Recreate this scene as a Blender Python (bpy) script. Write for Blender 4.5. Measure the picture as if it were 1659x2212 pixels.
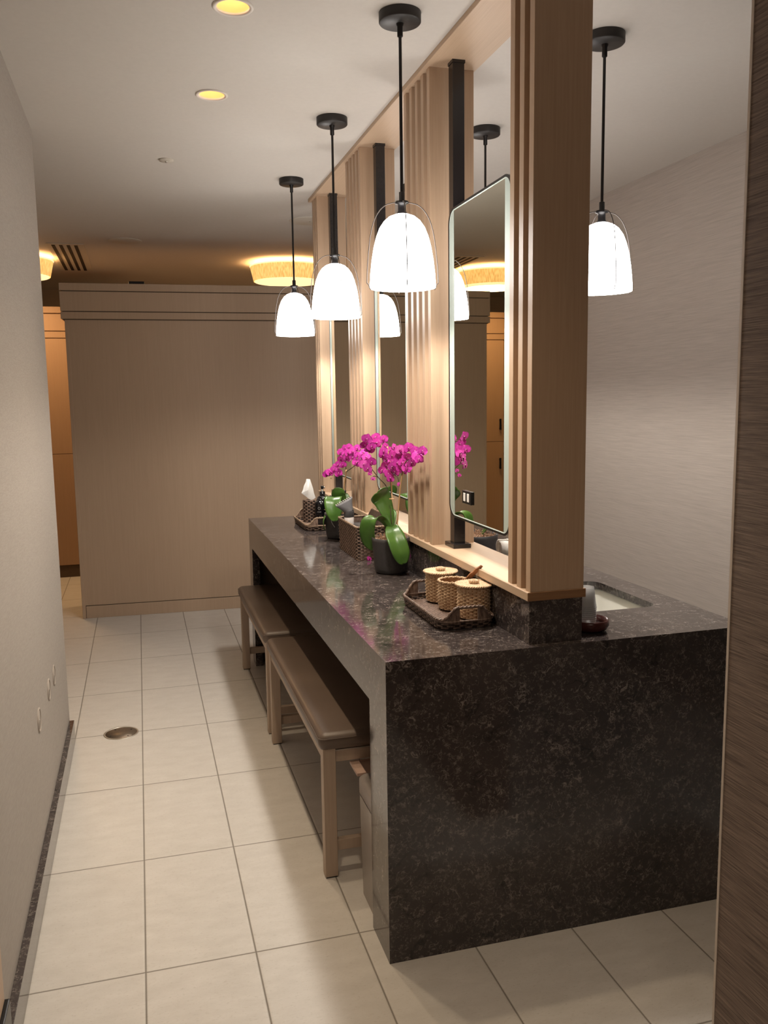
import bpy, bmesh, math, random
from mathutils import Vector, Matrix
PI = math.pi
SC = bpy.context.scene
COL = SC.collection
for o in list(bpy.data.objects):
    bpy.data.objects.remove(o)
random.seed(7)

# ------------------------------------------------------------------ camera
CAM_H = 1.5477
yaw, pitch, roll, FPX = 0.2751, -0.1316, -0.0143, 1856.0
f = Vector((math.sin(yaw)*math.cos(pitch), math.cos(yaw)*math.cos(pitch), math.sin(pitch)))
r = Vector((math.cos(yaw), -math.sin(yaw), 0))
u = r.cross(f)
r2 = r*math.cos(roll) + u*math.sin(roll)
u2 = -r*math.sin(roll) + u*math.cos(roll)
cd = bpy.data.cameras.new('camera')
cam = bpy.data.objects.new('camera', cd)
COL.objects.link(cam)
cam.matrix_world = Matrix(((r2.x, u2.x, -f.x, 0), (r2.y, u2.y, -f.y, 0), (r2.z, u2.z, -f.z, CAM_H), (0, 0, 0, 1)))
cd.sensor_fit = 'HORIZONTAL'; cd.sensor_width = 36.0; cd.lens = 36.0*FPX/1659.0
cd.clip_start = 0.02; cd.clip_end = 60
SC.camera = cam

# ------------------------------------------------------------------ view + world
SC.view_settings.view_transform = 'Standard'
SC.view_settings.look = 'None'
SC.view_settings.gamma = 1.0
SC.view_settings.use_curve_mapping = False
SC.view_settings.exposure = 1.30
wd = bpy.data.worlds.new('world'); SC.world = wd; wd.use_nodes = True
wd.node_tree.nodes['Background'].inputs[0].default_value = (0.9, 0.8, 0.7, 1)
wd.node_tree.nodes['Background'].inputs[1].default_value = 0.02

# light levels (each used in its lamp's builder)
PEND_EMIT = 6.6       # opal shade
PEND_BULB = 10.0       # W, bulb inside each bell
CAN_W = 14.0
DRUM_EMIT = .56
DRUM_W = 4.0

# added fill light, no known fixture, from the entrance side behind the camera
def area(name, loc, size, power, col, rot=(0, 0, 0)):
    l = bpy.data.lights.new(name, 'AREA'); l.shape = 'RECTANGLE'; l.size = size[0]; l.size_y = size[1]
    l.energy = power; l.color = col
    o = bpy.data.objects.new(name, l); COL.objects.link(o); o.location = loc; o.rotation_euler = rot
    return o
area('entrance_fill_light', (0.2, -0.6, 2.66), (0.6, 0.6), 4.0, (1.0, 0.86, 0.70))

# ------------------------------------------------------------------ node helpers
class NB:
    def __init__(s, name):
        s.m = bpy.data.materials.new(name); s.m.use_nodes = True
        s.t = s.m.node_tree; s.n = s.t.nodes
        s.b = s.n['Principled BSDF']
        s.tc = s.n.new('ShaderNodeTexCoord')
    def link(s, a, b): s.t.links.new(a, b)
    def val(s, x, sock):
        if hasattr(x, 'is_linked') or hasattr(x, 'links'): s.link(x, sock)
        else: sock.default_value = x
    def mapping(s, scale=(1, 1, 1), rot=(0, 0, 0), loc=(0, 0, 0), src=None):
        m = s.n.new('ShaderNodeMapping')
        m.inputs['Scale'].default_value = scale; m.inputs['Rotation'].default_value = rot; m.inputs['Location'].default_value = loc
        s.link(src or s.tc.outputs['Object'], m.inputs['Vector']); return m.outputs[0]
    def noise(s, vec, scale=5, detail=4, rough=.5, dist=0):
        n = s.n.new('ShaderNodeTexNoise'); n.inputs['Scale'].default_value = scale; n.inputs['Detail'].default_value = detail
        n.inputs['Roughness'].default_value = rough; n.inputs['Distortion'].default_value = dist
        s.link(vec, n.inputs['Vector']); return n.outputs['Fac'], n.outputs['Color']
    def ramp(s, fac, stops):
        n = s.n.new('ShaderNodeValToRGB'); e = n.color_ramp.elements
        while len(e) > 1: e.remove(e[0])
        e[0].position = stops[0][0]; e[0].color = stops[0][1]+(1,) if len(stops[0][1]) == 3 else stops[0][1]
        for p, c in stops[1:]:
            x = e.new(p); x.color = c+(1,) if len(c) == 3 else c
        s.link(fac, n.inputs[0]); return n.outputs[0]
    def mix(s, fac, a, b, typ='MIX'):
        n = s.n.new('ShaderNodeMix'); n.data_type = 'RGBA'; n.blend_type = typ
        s.val(fac, n.inputs[0])
        for x, k in ((a, 6), (b, 7)):
            if isinstance(x, tuple): n.inputs[k].default_value = x+(1,) if len(x) == 3 else x
            else: s.link(x, n.inputs[k])
        return n.outputs[2]
    def math(s, op, a, b=0.0, c=0.0):
        n = s.n.new('ShaderNodeMath'); n.operation = op
        for i, x in enumerate((a, b, c)):
            s.val(x, n.inputs[i])
        return n.outputs[0]
    def bump(s, h, strength=.2, dist=.002):
        n = s.n.new('ShaderNodeBump'); n.inputs['Strength'].default_value = strength; n.inputs['Distance'].default_value = dist
        s.link(h, n.inputs['Height']); s.link(n.outputs[0], s.b.inputs['Normal'])
    def set(s, col=None, rough=None, metal=None, spec=None, **k):
        for nm, x in (('Base Color', col), ('Roughness', rough), ('Metallic', metal), ('Specular IOR Level', spec)):
            if x is None: continue
            if isinstance(x, tuple): s.b.inputs[nm].default_value = x+(1,) if len(x) == 3 else x
            else: s.val(x, s.b.inputs[nm])
        for nm, x in k.items():
            s.b.inputs[nm.replace('_', ' ')].default_value = x
        return s.m

def plain(name, col, rough=.5, metal=0, spec=.5, nz=0.06, scale=30, **k):
    n = NB(name)
    fac, _ = n.noise(n.mapping(), scale=scale, detail=3)
    c = n.ramp(fac, [(0.3, tuple(x*(1-nz) for x in col)), (0.7, tuple(min(1, x*(1+nz)) for x in col))])
    return n.set(c, rough, metal, spec, **k)

def emit_mat(name, col, strength, base=(.8, .8, .8)):
    n = NB(name)
    n.set(base, .4)
    n.b.inputs['Emission Color'].default_value = col+(1,)
    n.b.inputs['Emission Strength'].default_value = strength
    return n.m

def wallcover(name, lo, hi, axis_scale, rough=.8, bump=.25, fine=1.0):
    n = NB(name)
    f1, _ = n.noise(n.mapping(axis_scale), scale=fine, detail=6, rough=.65)
    f2, _ = n.noise(n.mapping(tuple(a*.18 for a in axis_scale)), scale=fine, detail=3)
    mixf = n.math('ADD', n.math('MULTIPLY', f1, .85), n.math('MULTIPLY', f2, .15))
    c = n.ramp(mixf, [(.36, lo), (.62, hi)])
    n.bump(f1, bump, .002)
    return n.set(c, rough, 0, .3)

def wood(name, lo, mid, hi, grain='Z', rough=.45, sc=1.0):
    n = NB(name)
    s = {'Z': (140, 140, 3.5), 'Y': (140, 3.5, 140), 'X': (3.5, 140, 140)}[grain]
    f1, _ = n.noise(n.mapping(tuple(x*sc for x in s)), scale=1.0, detail=6, rough=.6, dist=.6)
    f2, _ = n.noise(n.mapping(tuple(x*sc*4 for x in s)), scale=1.0, detail=3, rough=.6)
    ff = n.math('ADD', n.math('MULTIPLY', f1, .75), n.math('MULTIPLY', f2, .25))
    md = mid
    c = n.ramp(ff, [(.25, tuple((a+b)/2 for a, b in zip(lo, md))), (.5, md), (.75, tuple((a+b)/2 for a, b in zip(hi, md)))])
    n.bump(f2, .08, .0006)
    return n.set(c, rough, 0, .35)

def stone_mat():
    n = NB('dark_veined_quartz')
    base, _ = n.noise(n.mapping(), scale=3.2, detail=5, rough=.6)
    fine, _ = n.noise(n.mapping(), scale=55, detail=4, rough=.7)
    c = n.ramp(base, [(.35, (.026, .0205, .0205)), (.5, (.044, .035, .034)), (.68, (.066, .053, .050))])
    c = n.mix(n.math('MULTIPLY', fine, .35), c, (.060, .047, .045))
    # thin broken veins from warped noise iso-lines
    def veins(scale, width, off, seed, dist):
        w, wc = n.noise(n.mapping(loc=(seed, 0, 0)), scale=scale*1.6, detail=3, rough=.55)
        add = n.n.new('ShaderNodeVectorMath'); add.operation = 'MULTIPLY_ADD'
        n.link(wc, add.inputs[0]); add.inputs[1].default_value = (dist, dist, dist); n.link(n.tc.outputs['Object'], add.inputs[2])
        v, _ = n.noise(n.mapping(loc=(0, seed*2, 0), src=add.outputs[0]), scale=scale, detail=3, rough=.52, dist=.5)
        d = n.math('ABSOLUTE', n.math('SUBTRACT', v, off))
        line = n.ramp(d, [(0.0, (1, 1, 1)), (width, (0, 0, 0))])
        msk, _ = n.noise(n.mapping(loc=(seed*3, 1, 0)), scale=scale*1.9, detail=3, rough=.6)
        mm = n.ramp(msk, [(.44, (0, 0, 0)), (.60, (1, 1, 1))])
        return n.math('MULTIPLY', line, mm)
    v1 = veins(9.0, .013, .5, 3.1, .20)
    v2 = veins(17.0, .020, .47, 8.7, .11)
    v3 = veins(30.0, .035, .5, 5.3, .06)
    vv = n.math('MINIMUM', n.math('ADD', n.math('MULTIPLY', v1, .95), n.math('MULTIPLY', n.math('MAXIMUM', v2, v3), .75)), 1.0)
    c = n.mix(n.math('MULTIPLY', vv, .85), c, (.30, .255, .23))
    dk = veins(4.0, .02, .52, 14.2, .3)
    c = n.mix(n.math('MULTIPLY', dk, .8), c, (.008, .007, .008))
    rg = n.ramp(fine, [(.3, (.06, .06, .06)), (.7, (.13, .13, .13))])
    n.bump(fine, .02, .001)
    m = n.set(c, rg, 0, .6)
    n.b.inputs['IOR'].default_value = 1.52
    return m

def floor_mat():
    n = NB('beige_floor_tile')
    GX, GS, HY, HS = -0.3566, 0.3008, 5.2804, 0.603
    sep = n.n.new('ShaderNodeSeparateXYZ'); n.link(n.tc.outputs['Object'], sep.inputs[0])
    def cell(v, off, s):
        t = n.math('DIVIDE', n.math('SUBTRACT', v, off), s)
        fr = n.math('FRACT', n.math('ADD', t, 100.0))
        d = n.math('MULTIPLY', n.math('MINIMUM', fr, n.math('SUBTRACT', 1.0, fr)), s)
        return t, d
    tx, dx = cell(sep.outputs[0], GX, GS); ty, dy = cell(sep.outputs[1], HY, HS)
    d = n.math('MINIMUM', dx, dy)
    grout = n.ramp(d, [(.0013, (1, 1, 1)), (.0028, (0, 0, 0))])
    # per-tile tone
    idn = n.n.new('ShaderNodeCombineXYZ')
    n.link(n.math('FLOOR', n.math('ADD', tx, 100.0)), idn.inputs[0]); n.link(n.math('FLOOR', n.math('ADD', ty, 100.0)), idn.inputs[1])
    wn = n.n.new('ShaderNodeTexWhiteNoise'); wn.noise_dimensions = '3D'; n.link(idn.outputs[0], wn.inputs['Vector'])
    f1, _ = n.noise(n.mapping((1, 2.2, 1)), scale=9, detail=6, rough=.62)
    f2, _ = n.noise(n.mapping((1, 3, 1)), scale=70, detail=5, rough=.8)
    c = n.ramp(f1, [(.3, (.60, .565, .52)), (.7, (.68, .645, .60))])
    c = n.mix(n.ramp(f2, [(.32, (1, 1, 1)), (.44, (0, 0, 0))]), c, (.49, .445, .39))
    c = n.mix(n.math('MULTIPLY', wn.outputs['Value'], .16), c, (.55, .505, .45))
    c = n.mix(grout, c, (.17, .145, .115))
    h = n.math('ADD', n.math('MULTIPLY', n.ramp(d, [(.0010, (0, 0, 0)), (.0050, (1, 1, 1))]), 1.0), n.math('MULTIPLY', f2, .10))
    n.bump(h, .6, .002)
    return n.set(c, n.mix(grout, (.42, .42, .42), (.9, .9, .9)), 0, .35)

def strand(name, lo, hi, rough=.6, sc=90, stretch=(1, 1, .35)):
    n = NB(name)
    f1, _ = n.noise(n.mapping(stretch), scale=sc, detail=4, rough=.7)
    c = n.ramp(f1, [(.35, lo), (.65, hi)])
    n.bump(f1, .3, .0006)
    return n.set(c, rough, 0, .35)

M = {}
M['ceiling'] = plain('ceiling_paint', (.62, .58, .535), .9, 0, .2, .015, 60)
M['wall_l'] = wallcover('pale_woven_wallcovering', (.34, .30, .262), (.41, .366, .325), (30, 30, 420), .75, .15)
M['wall_r'] = wallcover('greige_grasscloth', (.415, .36, .318), (.52, .46, .41), (6, 6, 430), .8, .18)
M['wall_d'] = wallcover('dark_brown_grasscloth', (.085, .060, .047), (.25, .185, .148), (9, 9, 420), .7, .4)
M['floor'] = floor_mat()
M['stone'] = stone_mat()
M['oak'] = wood('pale_oak_vertical', (.38, .255, .165), (.475, .325, .215), (.56, .40, .27))
M['oak_y'] = wood('pale_oak_long', (.42, .29, .185), (.52, .37, .25), (.60, .44, .305), 'Y')
M['oak_end'] = wood('oak_end_grain', (.17, .085, .04), (.25, .13, .062), (.33, .18, .09), 'X', .5)
M['veneer'] = wood('tan_veneer', (.40, .285, .195), (.455, .325, .225), (.505, .365, .255), 'Z', .5, .7)
M['locker'] = wood('honey_locker_veneer', (.34, .21, .125), (.39, .245, .15), (.43, .275, .17), 'Z', .5, .7)
M['groove'] = plain('shadow_gap_brown', (.10, .065, .04), .8)
M['black'] = plain('black_metal', (.012, .011, .012), .32, .3, .5, .1)
M['blackwood'] = plain('black_lacquered_post', (.016, .013, .013), .22, 0, .5, .01)
M['bronze'] = plain('dark_bronze_canopy', (.030, .027, .026), .45, .2, .5, .1)
M['wire'] = plain('grey_brown_wire', (.055, .045, .040), .4, .5)
M['mirror'] = plain('mirror_silver', (.86, .865, .77), .008, 1.0, .5, 0.0)
M['frost'] = plain('frosted_mirror_edge', (.40, .46, .415), .5, .05, .5, .02)
M['bevel'] = plain('glass_edge_bright', (.72, .82, .77), .15, .2, .5, .02)
M['leg'] = wood('greyed_oak_leg', (.36, .27, .20), (.45, .345, .265), (.53, .41, .32), 'Z', .5)
M['leg_y'] = wood('greyed_oak_rail', (.36, .27, .20), (.45, .345, .265), (.53, .41, .32), 'Y', .5)
M['steel'] = plain('brushed_steel', (.52, .48, .44), .35, .85, .5, .05, 80)
M['foot'] = plain('black_foot_pad', (.012, .012, .012), .6)
M['under'] = plain('brown_underside_laminate', (.13, .085, .058), .6)
M['straw'] = strand('natural_straw', (.44, .285, .165), (.74, .56, .385), .6, 130)
M['straw_in_gap_shade'] = strand('straw_inside_and_gap_shade', (.26, .135, .065), (.40, .22, .11), .7, 130)  # canister lining, also the painted shade in the straw weave
M['rattan'] = strand('dark_rattan', (.068, .042, .033), (.215, .150, .118), .45, 110)
M['rattan_b'] = strand('brown_rattan', (.105, .062, .045), (.34, .235, .178), .45, 110)
M['rattan_rim'] = strand('light_rattan_rim', (.19, .12, .08), (.40, .29, .20), .4, 60)
M['pot'] = plain('charcoal_pot', (.040, .036, .036), .55, 0, .4, .12, 120)
M['moss'] = strand('dry_moss', (.14, .07, .04), (.50, .31, .19), .9, 160, (1, 1, 1))
M['bamboo'] = strand('bamboo_stake', (.50, .29, .13), (.72, .47, .25), .5, 40)
M['stem'] = plain('dark_orchid_stem', (.060, .035, .022), .5, 0, .4, .3, 60)
M['bud'] = plain('green_bud', (.28, .20, .09), .5, 0, .4, .2)
M['white_cer'] = plain('white_ceramic', (.80, .79, .72), .18, 0, .6, .01)
M['towel'] = plain('white_terry', (.80, .76, .70), .95, 0, .2, .08, 300)
M['tissue'] = plain('white_tissue', (.82, .81, .79), .9, 0, .2, .02)
M['plastic_blk'] = plain('glossy_black_plastic', (.006, .006, .008), .13, 0, .55, .1)
M['mark'] = plain('grey_print', (.45, .45, .45), .5)
M['white_pl'] = plain('white_plastic', (.78, .76, .72), .4)
M['dry_g'] = plain('grey_dryer_nozzle', (.135, .135, .145), .45, 0, .4, .05)
M['dry_l'] = plain('light_grey_dryer_body', (.42, .39, .38), .4, 0, .4, .04)
M['dry_d'] = plain('dark_grey_collar', (.055, .055, .06), .4)
M['redwood'] = wood('dark_red_wood_bowl', (.045, .012, .010), (.075, .020, .016), (.115, .032, .024), 'X', .25)
M['twig'] = strand('dark_wood_stick', (.19, .075, .032), (.36, .165, .075), .5, 60)
M['bin'] = plain('brushed_bin_shell', (.42, .375, .34), .35, .5, .5, .04, 60)
M['bin_rim'] = plain('grey_bin_rim', (.33, .29, .27), .4, .3, .5, .04)
M['pinkwood'] = wood('pale_pink_wood', (.40, .27, .215), (.48, .33, .265), (.54, .385, .31), 'Y', .5)
M['liner'] = plain('black_liner', (.004, .004, .005), .5)
M['cover'] = plain('painted_cover', (.40, .35, .305), .7, 0, .3, .01)
M['ceil_cover'] = plain('ceiling_cover', (.60, .55, .48), .7, 0, .3, .02)
M['drain'] = plain('bronze_floor_cover', (.20, .155, .115), .45, .6, .5, .12, 120)
M['drain_ring'] = plain('pale_steel_ring', (.62, .58, .52), .35, .7)
M['trim_w'] = plain('white_downlight_trim', (.72, .66, .60), .5, 0, .4, .01)
M['slot_weave_shade'] = plain('vent_slot_and_weave_shade', (.02, .010, .006), .8)  # vent slots, also the painted shade in the rattan weave
M['bead'] = plain('corner_bead', (.55, .47, .40), .5, .2)

def vinyl():
    n = NB('taupe_vinyl')
    f1, _ = n.noise(n.mapping(), scale=220, detail=2)
    f0, _ = n.noise(n.mapping(), scale=4, detail=3)
    c = n.ramp(f0, [(.3, (.118, .083, .063)), (.7, (.150, .108, .083))])
    n.bump(f1, .08, .0006)
    return n.set(c, .38, 0, .5)
M['vinyl'] = vinyl()

def leaf_mat(name, lo, hi):
    n = NB(name)
    f0, _ = n.noise(n.mapping((1, 1, 1)), scale=14, detail=3)
    c = n.ramp(f0, [(.3, lo), (.7, hi)])
    m = n.set(c, .34, 0, .42)
    n.b.inputs['Subsurface Weight'].default_value = 0.0
    return m
M['leaf'] = leaf_mat('orchid_leaf', (.036, .100, .012), (.080, .170, .030))
M['leaf_back'] = leaf_mat('orchid_leaf_underside', (.16, .30, .08), (.24, .40, .13))
def petal_mat():
    n = NB('magenta_petal')
    f0, _ = n.noise(n.mapping(), scale=90, detail=3)
    c = n.ramp(f0, [(.3, (.42, .012, .25)), (.7, (.66, .060, .44))])
    oi = n.n.new('ShaderNodeObjectInfo')
    c = n.mix(n.math('MULTIPLY', oi.outputs['Random'], .45), c, (.36, .006, .20))
    n.set(c, .5, 0, .3)
    n.b.inputs['Sheen Weight'].default_value = .2
    return n.m
M['petal'] = petal_mat()
M['petal_d'] = plain('deep_magenta_lip', (.26, .004, .12), .45, 0, .4, .2, 120)
M['petal_w'] = plain('pale_column', (.80, .55, .65), .5)
def clear_mat():
    n = NB('clear_plastic_cup')
    m = n.set((.95, .95, .95), .08, 0, .5)
    n.b.inputs['Transmission Weight'].default_value = .75
    n.b.inputs['IOR'].default_value = 1.2
    n.b.inputs['Alpha'].default_value = .55
    return m
M['cup'] = clear_mat()
M['opal'] = emit_mat('opal_glass_lit', (1.0, .965, .93), PEND_EMIT, (.85, .85, .85))
M['bulb'] = emit_mat('warm_bulb', (1.0, .66, .28), 1.6)
def can_cone():
    n = NB('amber_lit_reflector'); n.set((.80, .55, .30), .45, .2, .4)
    n.b.inputs['Emission Color'].default_value = (1, .55, .2, 1); n.b.inputs['Emission Strength'].default_value = .22
    return n.m
M['cone'] = can_cone()
def drum_mat():
    n = NB('pleated_amber_shade')
    g, _ = n.noise(n.mapping((110, 110, .6)), scale=1.0, detail=2, rough=.5)
    c = n.ramp(g, [(.35, (.62, .32, .08)), (.60, (1.0, .60, .20))])
    n.set((.7, .45, .2), .8)
    n.link(c, n.b.inputs['Emission Color']); n.b.inputs['Emission Strength'].default_value = .42
    return n.m
M['drum'] = drum_mat()
M['drum_diff'] = emit_mat('drum_diffuser_lit', (1.0, .70, .36), DRUM_EMIT, (.8, .7, .5))

# ------------------------------------------------------------------ geometry helpers
def link_mesh(name, bm, mat, parent=None, smooth=False):
    me = bpy.data.meshes.new(name); bmesh.ops.recalc_face_normals(bm, faces=bm.faces)
    bm.to_mesh(me); bm.free()
    mats = mat if isinstance(mat, (list, tuple)) else [mat]
    for x in mats: me.materials.append(M[x])
    if smooth:
        for p in me.polygons: p.use_smooth = True
    o = bpy.data.objects.new(name, me); COL.objects.link(o)
    if parent: o.parent = parent
    return o
def tag(o, label=None, cat=None, group=None, kind=None):
    if label: o['label'] = label
    if cat: o['category'] = cat
    if group: o['group'] = group
    if kind: o['kind'] = kind
    return o
def thing(name, label, cat, loc=(0, 0, 0), rz=0, group=None):
    o = bpy.data.objects.new(name, None); COL.objects.link(o); o.empty_display_size = .05
    o.location = loc; o.rotation_euler = (0, 0, rz)
    return tag(o, label, cat, group)
def structure(name, bm, mat, parent=None, smooth=False):
    o = link_mesh(name, bm, mat, parent, smooth)
    if not parent: o['kind'] = 'structure'
    return o
def dup(root, loc, rz=None, label=None):
    c = root.copy(); COL.objects.link(c); c.location = loc
    if rz is not None: c.rotation_euler = (0, 0, rz)
    if label: c['label'] = label
    for ch in list(root.children):
        d = ch.copy(); COL.objects.link(d); d.parent = c
        for g in list(ch.children):
            e = g.copy(); COL.objects.link(e); e.parent = d
    return c
def box(bm, x0, x1, y0, y1, z0, z1, bevel=0, seg=2, mi=0):
    vs = [bm.verts.new(p) for p in ((x0, y0, z0), (x1, y0, z0), (x1, y1, z0), (x0, y1, z0), (x0, y0, z1), (x1, y0, z1), (x1, y1, z1), (x0, y1, z1))]
    fs = [bm.faces.new([vs[i] for i in q]) for q in ((0, 3, 2, 1), (4, 5, 6, 7), (0, 1, 5, 4), (1, 2, 6, 5), (2, 3, 7, 6), (3, 0, 4, 7))]
    for q in fs: q.material_index = mi
    if bevel:
        es = set(e for q in fs for e in q.edges)
        res = bmesh.ops.bevel(bm, geom=list(es), offset=bevel, segments=seg, affect='EDGES', profile=.5)
        for q in res['faces']: q.material_index = mi
    return bm
def B(): return bmesh.new()
def bx(*a, **k): return box(B(), *a, **k)
def lathe(bm, prof, n=40, c=(0, 0), cap0=False, cap1=False, mi=0, closed=False):
    rings = []
    for rr, z in prof:
        rings.append([bm.verts.new((c[0]+rr*math.cos(2*PI*i/n), c[1]+rr*math.sin(2*PI*i/n), z)) for i in range(n)])
    seq = list(zip(rings[:-1], rings[1:]))
    if closed: seq.append((rings[-1], rings[0]))
    for a, b in seq:
        for i in range(n):
            q = bm.faces.new((a[i], a[(i+1) % n], b[(i+1) % n], b[i])); q.material_index = mi; q.smooth = True
    if cap0: bm.faces.new(rings[0][::-1]).material_index = mi
    if cap1: bm.faces.new(rings[-1]).material_index = mi
    return bm
def catmull(pts, n=8):
    P = [Vector(p) for p in pts]; P = [P[0]*2-P[1]]+P+[P[-1]*2-P[-2]]
    out = []
    for i in range(1, len(P)-2):
        for k in range(n):
            t = k/n; a, b, c, d = P[i-1], P[i], P[i+1], P[i+2]
            out.append(.5*((2*b)+(c-a)*t+(2*a-5*b+4*c-d)*t*t+(3*b-a-3*c+d)*t**3))
    out.append(P[-2]); return out
def tube(bm, pts, rad, n=8, closed=False, mi=0, cap=True, twist=None):
    pts = [Vector(p) for p in pts]; N = len(pts)
    rad = rad if isinstance(rad, (list, tuple)) else [rad]*N
    rings = []; up = None
    for i, p in enumerate(pts):
        if closed: t = pts[(i+1) % N]-pts[i-1]
        else: t = pts[min(i+1, N-1)]-pts[max(i-1, 0)]
        t.normalize()
        if up is None:
            up = Vector((0, 0, 1)) if abs(t.z) < .9 else Vector((1, 0, 0))
        a = t.cross(up)
        if a.length < 1e-5: a = t.cross(Vector((0, 1, 0.1)))
        a.normalize(); b = a.cross(t).normalized(); up = b
        rings.append([bm.verts.new(p+rad[i]*(a*math.cos(2*PI*k/n)+b*math.sin(2*PI*k/n))) for k in range(n)])
    rng = range(N if closed else N-1)
    for i in rng:
        A, Bq = rings[i], rings[(i+1) % N]
        for k in range(n):
            q = bm.faces.new((A[k], A[(k+1) % n], Bq[(k+1) % n], Bq[k])); q.material_index = mi; q.smooth = True
    if cap and not closed:
        bm.faces.new(rings[0]).material_index = mi; bm.faces.new(rings[-1][::-1]).material_index = mi
    return bm
def rrect(x0, x1, y0, y1, rad, n=6):
    pts = []
    for cx, cy, a0 in ((x1-rad, y1-rad, 0), (x0+rad, y1-rad, 90), (x0+rad, y0+rad, 180), (x1-rad, y0+rad, 270)):
        for k in range(n+1):
            a = math.radians(a0+90*k/n); pts.append((cx+rad*math.cos(a), cy+rad*math.sin(a)))
    return pts
def prism(bm, pts, axis, a, b, mi=0):
    def P3(p, t):
        return {'x': (t, p[0], p[1]), 'y': (p[0], t, p[1]), 'z': (p[0], p[1], t)}[axis]
    A = [bm.verts.new(P3(p, a)) for p in pts]; Bq = [bm.verts.new(P3(p, b)) for p in pts]
    bm.faces.new(A[::-1]).material_index = mi; bm.faces.new(Bq).material_index = mi
    for i in range(len(pts)):
        bm.faces.new((A[i], A[(i+1) % len(pts)], Bq[(i+1) % len(pts)], Bq[i])).material_index = mi
    return bm
def cut(obj, cutters):
    """boolean-subtract the cutter meshes, apply, and delete the cutters"""
    for c in cutters:
        m = obj.modifiers.new('b', 'BOOLEAN'); m.operation = 'DIFFERENCE'; m.object = c; m.solver = 'EXACT'
    dg = bpy.context.evaluated_depsgraph_get(); dg.update()
    me = bpy.data.meshes.new_from_object(obj.evaluated_get(dg))
    obj.modifiers.clear(); obj.data = me
    for c in cutters: bpy.data.objects.remove(c)

# ------------------------------------------------------------------ the room
CZ = 2.69
X_L, X_R = -0.375, 2.63
structure('floor', bx(-3.2, X_R+.1, -2.0, 9.6, -.06, 0), 'floor')
ceil = structure('ceiling', bx(-3.2, X_R+.1, -2.0, 9.6, CZ, CZ+.05), 'ceiling')
CANS = [(0.325, 2.70), (0.325, 3.457), (0.325, 1.94)]
cutters = [link_mesh('hole', lathe(B(), [(.050, CZ-.02), (.050, CZ+.07)], 40, c, True, True), 'ceiling') for c in CANS]
cut(ceil, cutters)
structure('wall_left', bx(X_L-.16, X_L, -2.0, 4.06, 0, CZ), 'wall_l')
structure('wall_right', bx(X_R, X_R+.1, -2.0, 9.6, 0, CZ), 'wall_r')
structure('wall_front', bx(1.1, 1.26, -2.0, 1.405, 0, CZ), 'wall_d')
structure('trim_1', bx(1.0985, 1.1005, 1.400, 1.4065, 0, CZ), 'bead')
structure('wall_back', bx(-3.2, X_R+.1, 9.5, 9.6, 0, CZ), 'wall_r')
structure('wall_rear', bx(-3.2, X_R+.1, -2.1, -2.0, 0, CZ), 'wall_l')
structure('wall_side', bx(-3.3, -3.2, -2.1, 9.6, 0, CZ), 'wall_l')
# base of dark stone along the left wall
structure('baseboard_left', bx(X_L, X_L+.021, 1.95, 4.05, 0, .098, bevel=.0015), 'stone')
# pilaster at the entrance with its dark plinth, seen at the left frame edge
structure('trim_2', bx(X_L, X_L+.02, 1.55, 1.945, .215, CZ, bevel=.002), 'oak')
structure('trim_3', bx(X_L, X_L+.030, 1.50, 1.955, 0, .213, bevel=.003), 'black')

# three round covers on the left wall
def wall_disc(y, z, label):
    t = thing('wall_cover', label, 'wall cover', (X_L, y, z), 0, 'round covers on the left wall')
    bm = B()
    prof = [(.0415, 0), (.0415, .0030), (.0400, .0042), (.0365, .0042), (.0350, .0032), (.0350, .0004)]
    lathe(bm, prof, 48)
    bmesh.ops.rotate(bm, verts=bm.verts, cent=(0, 0, 0), matrix=Matrix.Rotation(PI/2, 3, 'Y'))
    link_mesh('rim', bm, 'cover', t)
    bm = B(); lathe(bm, [(.0345, 0.0), (.0345, .0014), (.001, .0020)], 48)
    bmesh.ops.rotate(bm, verts=bm.verts, cent=(0, 0, 0), matrix=Matrix.Rotation(PI/2, 3, 'Y'))
    link_mesh('face', bm, 'cover', t)
    bm = B(); lathe(bm, [(.003, .0015), (.003, .0032), (.0005, .0034)], 12)
    bmesh.ops.rotate(bm, verts=bm.verts, cent=(0, 0, 0), matrix=Matrix.Rotation(PI/2, 3, 'Y'))
    link_mesh('screw', bm, 'steel', t)
wall_disc(3.007, .485, 'round painted cover low on the left wall, the one nearest the camera')
wall_disc(3.337, .482, 'round painted cover low on the left wall, middle of the three')
wall_disc(3.536, .476, 'round painted cover low on the left wall, nearest the wall end')

# floor cover
t = thing('floor_drain', 'round bronze cleanout cover set in the tiled aisle floor', 'floor drain', (-.152, 4.075, 0))
link_mesh('ring', lathe(B(), [(.079, 0), (.079, .0025), (.072, .0025), (.072, 0)], 48), 'drain_ring', t)
link_mesh('cover', lathe(B(), [(.0715, .0), (.0715, .0018), (.0005, .0022)], 48), 'drain', t)
for a in (.6, 2.1, 3.7, 5.3):
    link_mesh('screw', lathe(B(), [(.004, .0015), (.004, .003), (.0003, .003)], 10, (.055*math.cos(a), .055*math.sin(a))), 'foot', t)

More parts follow.
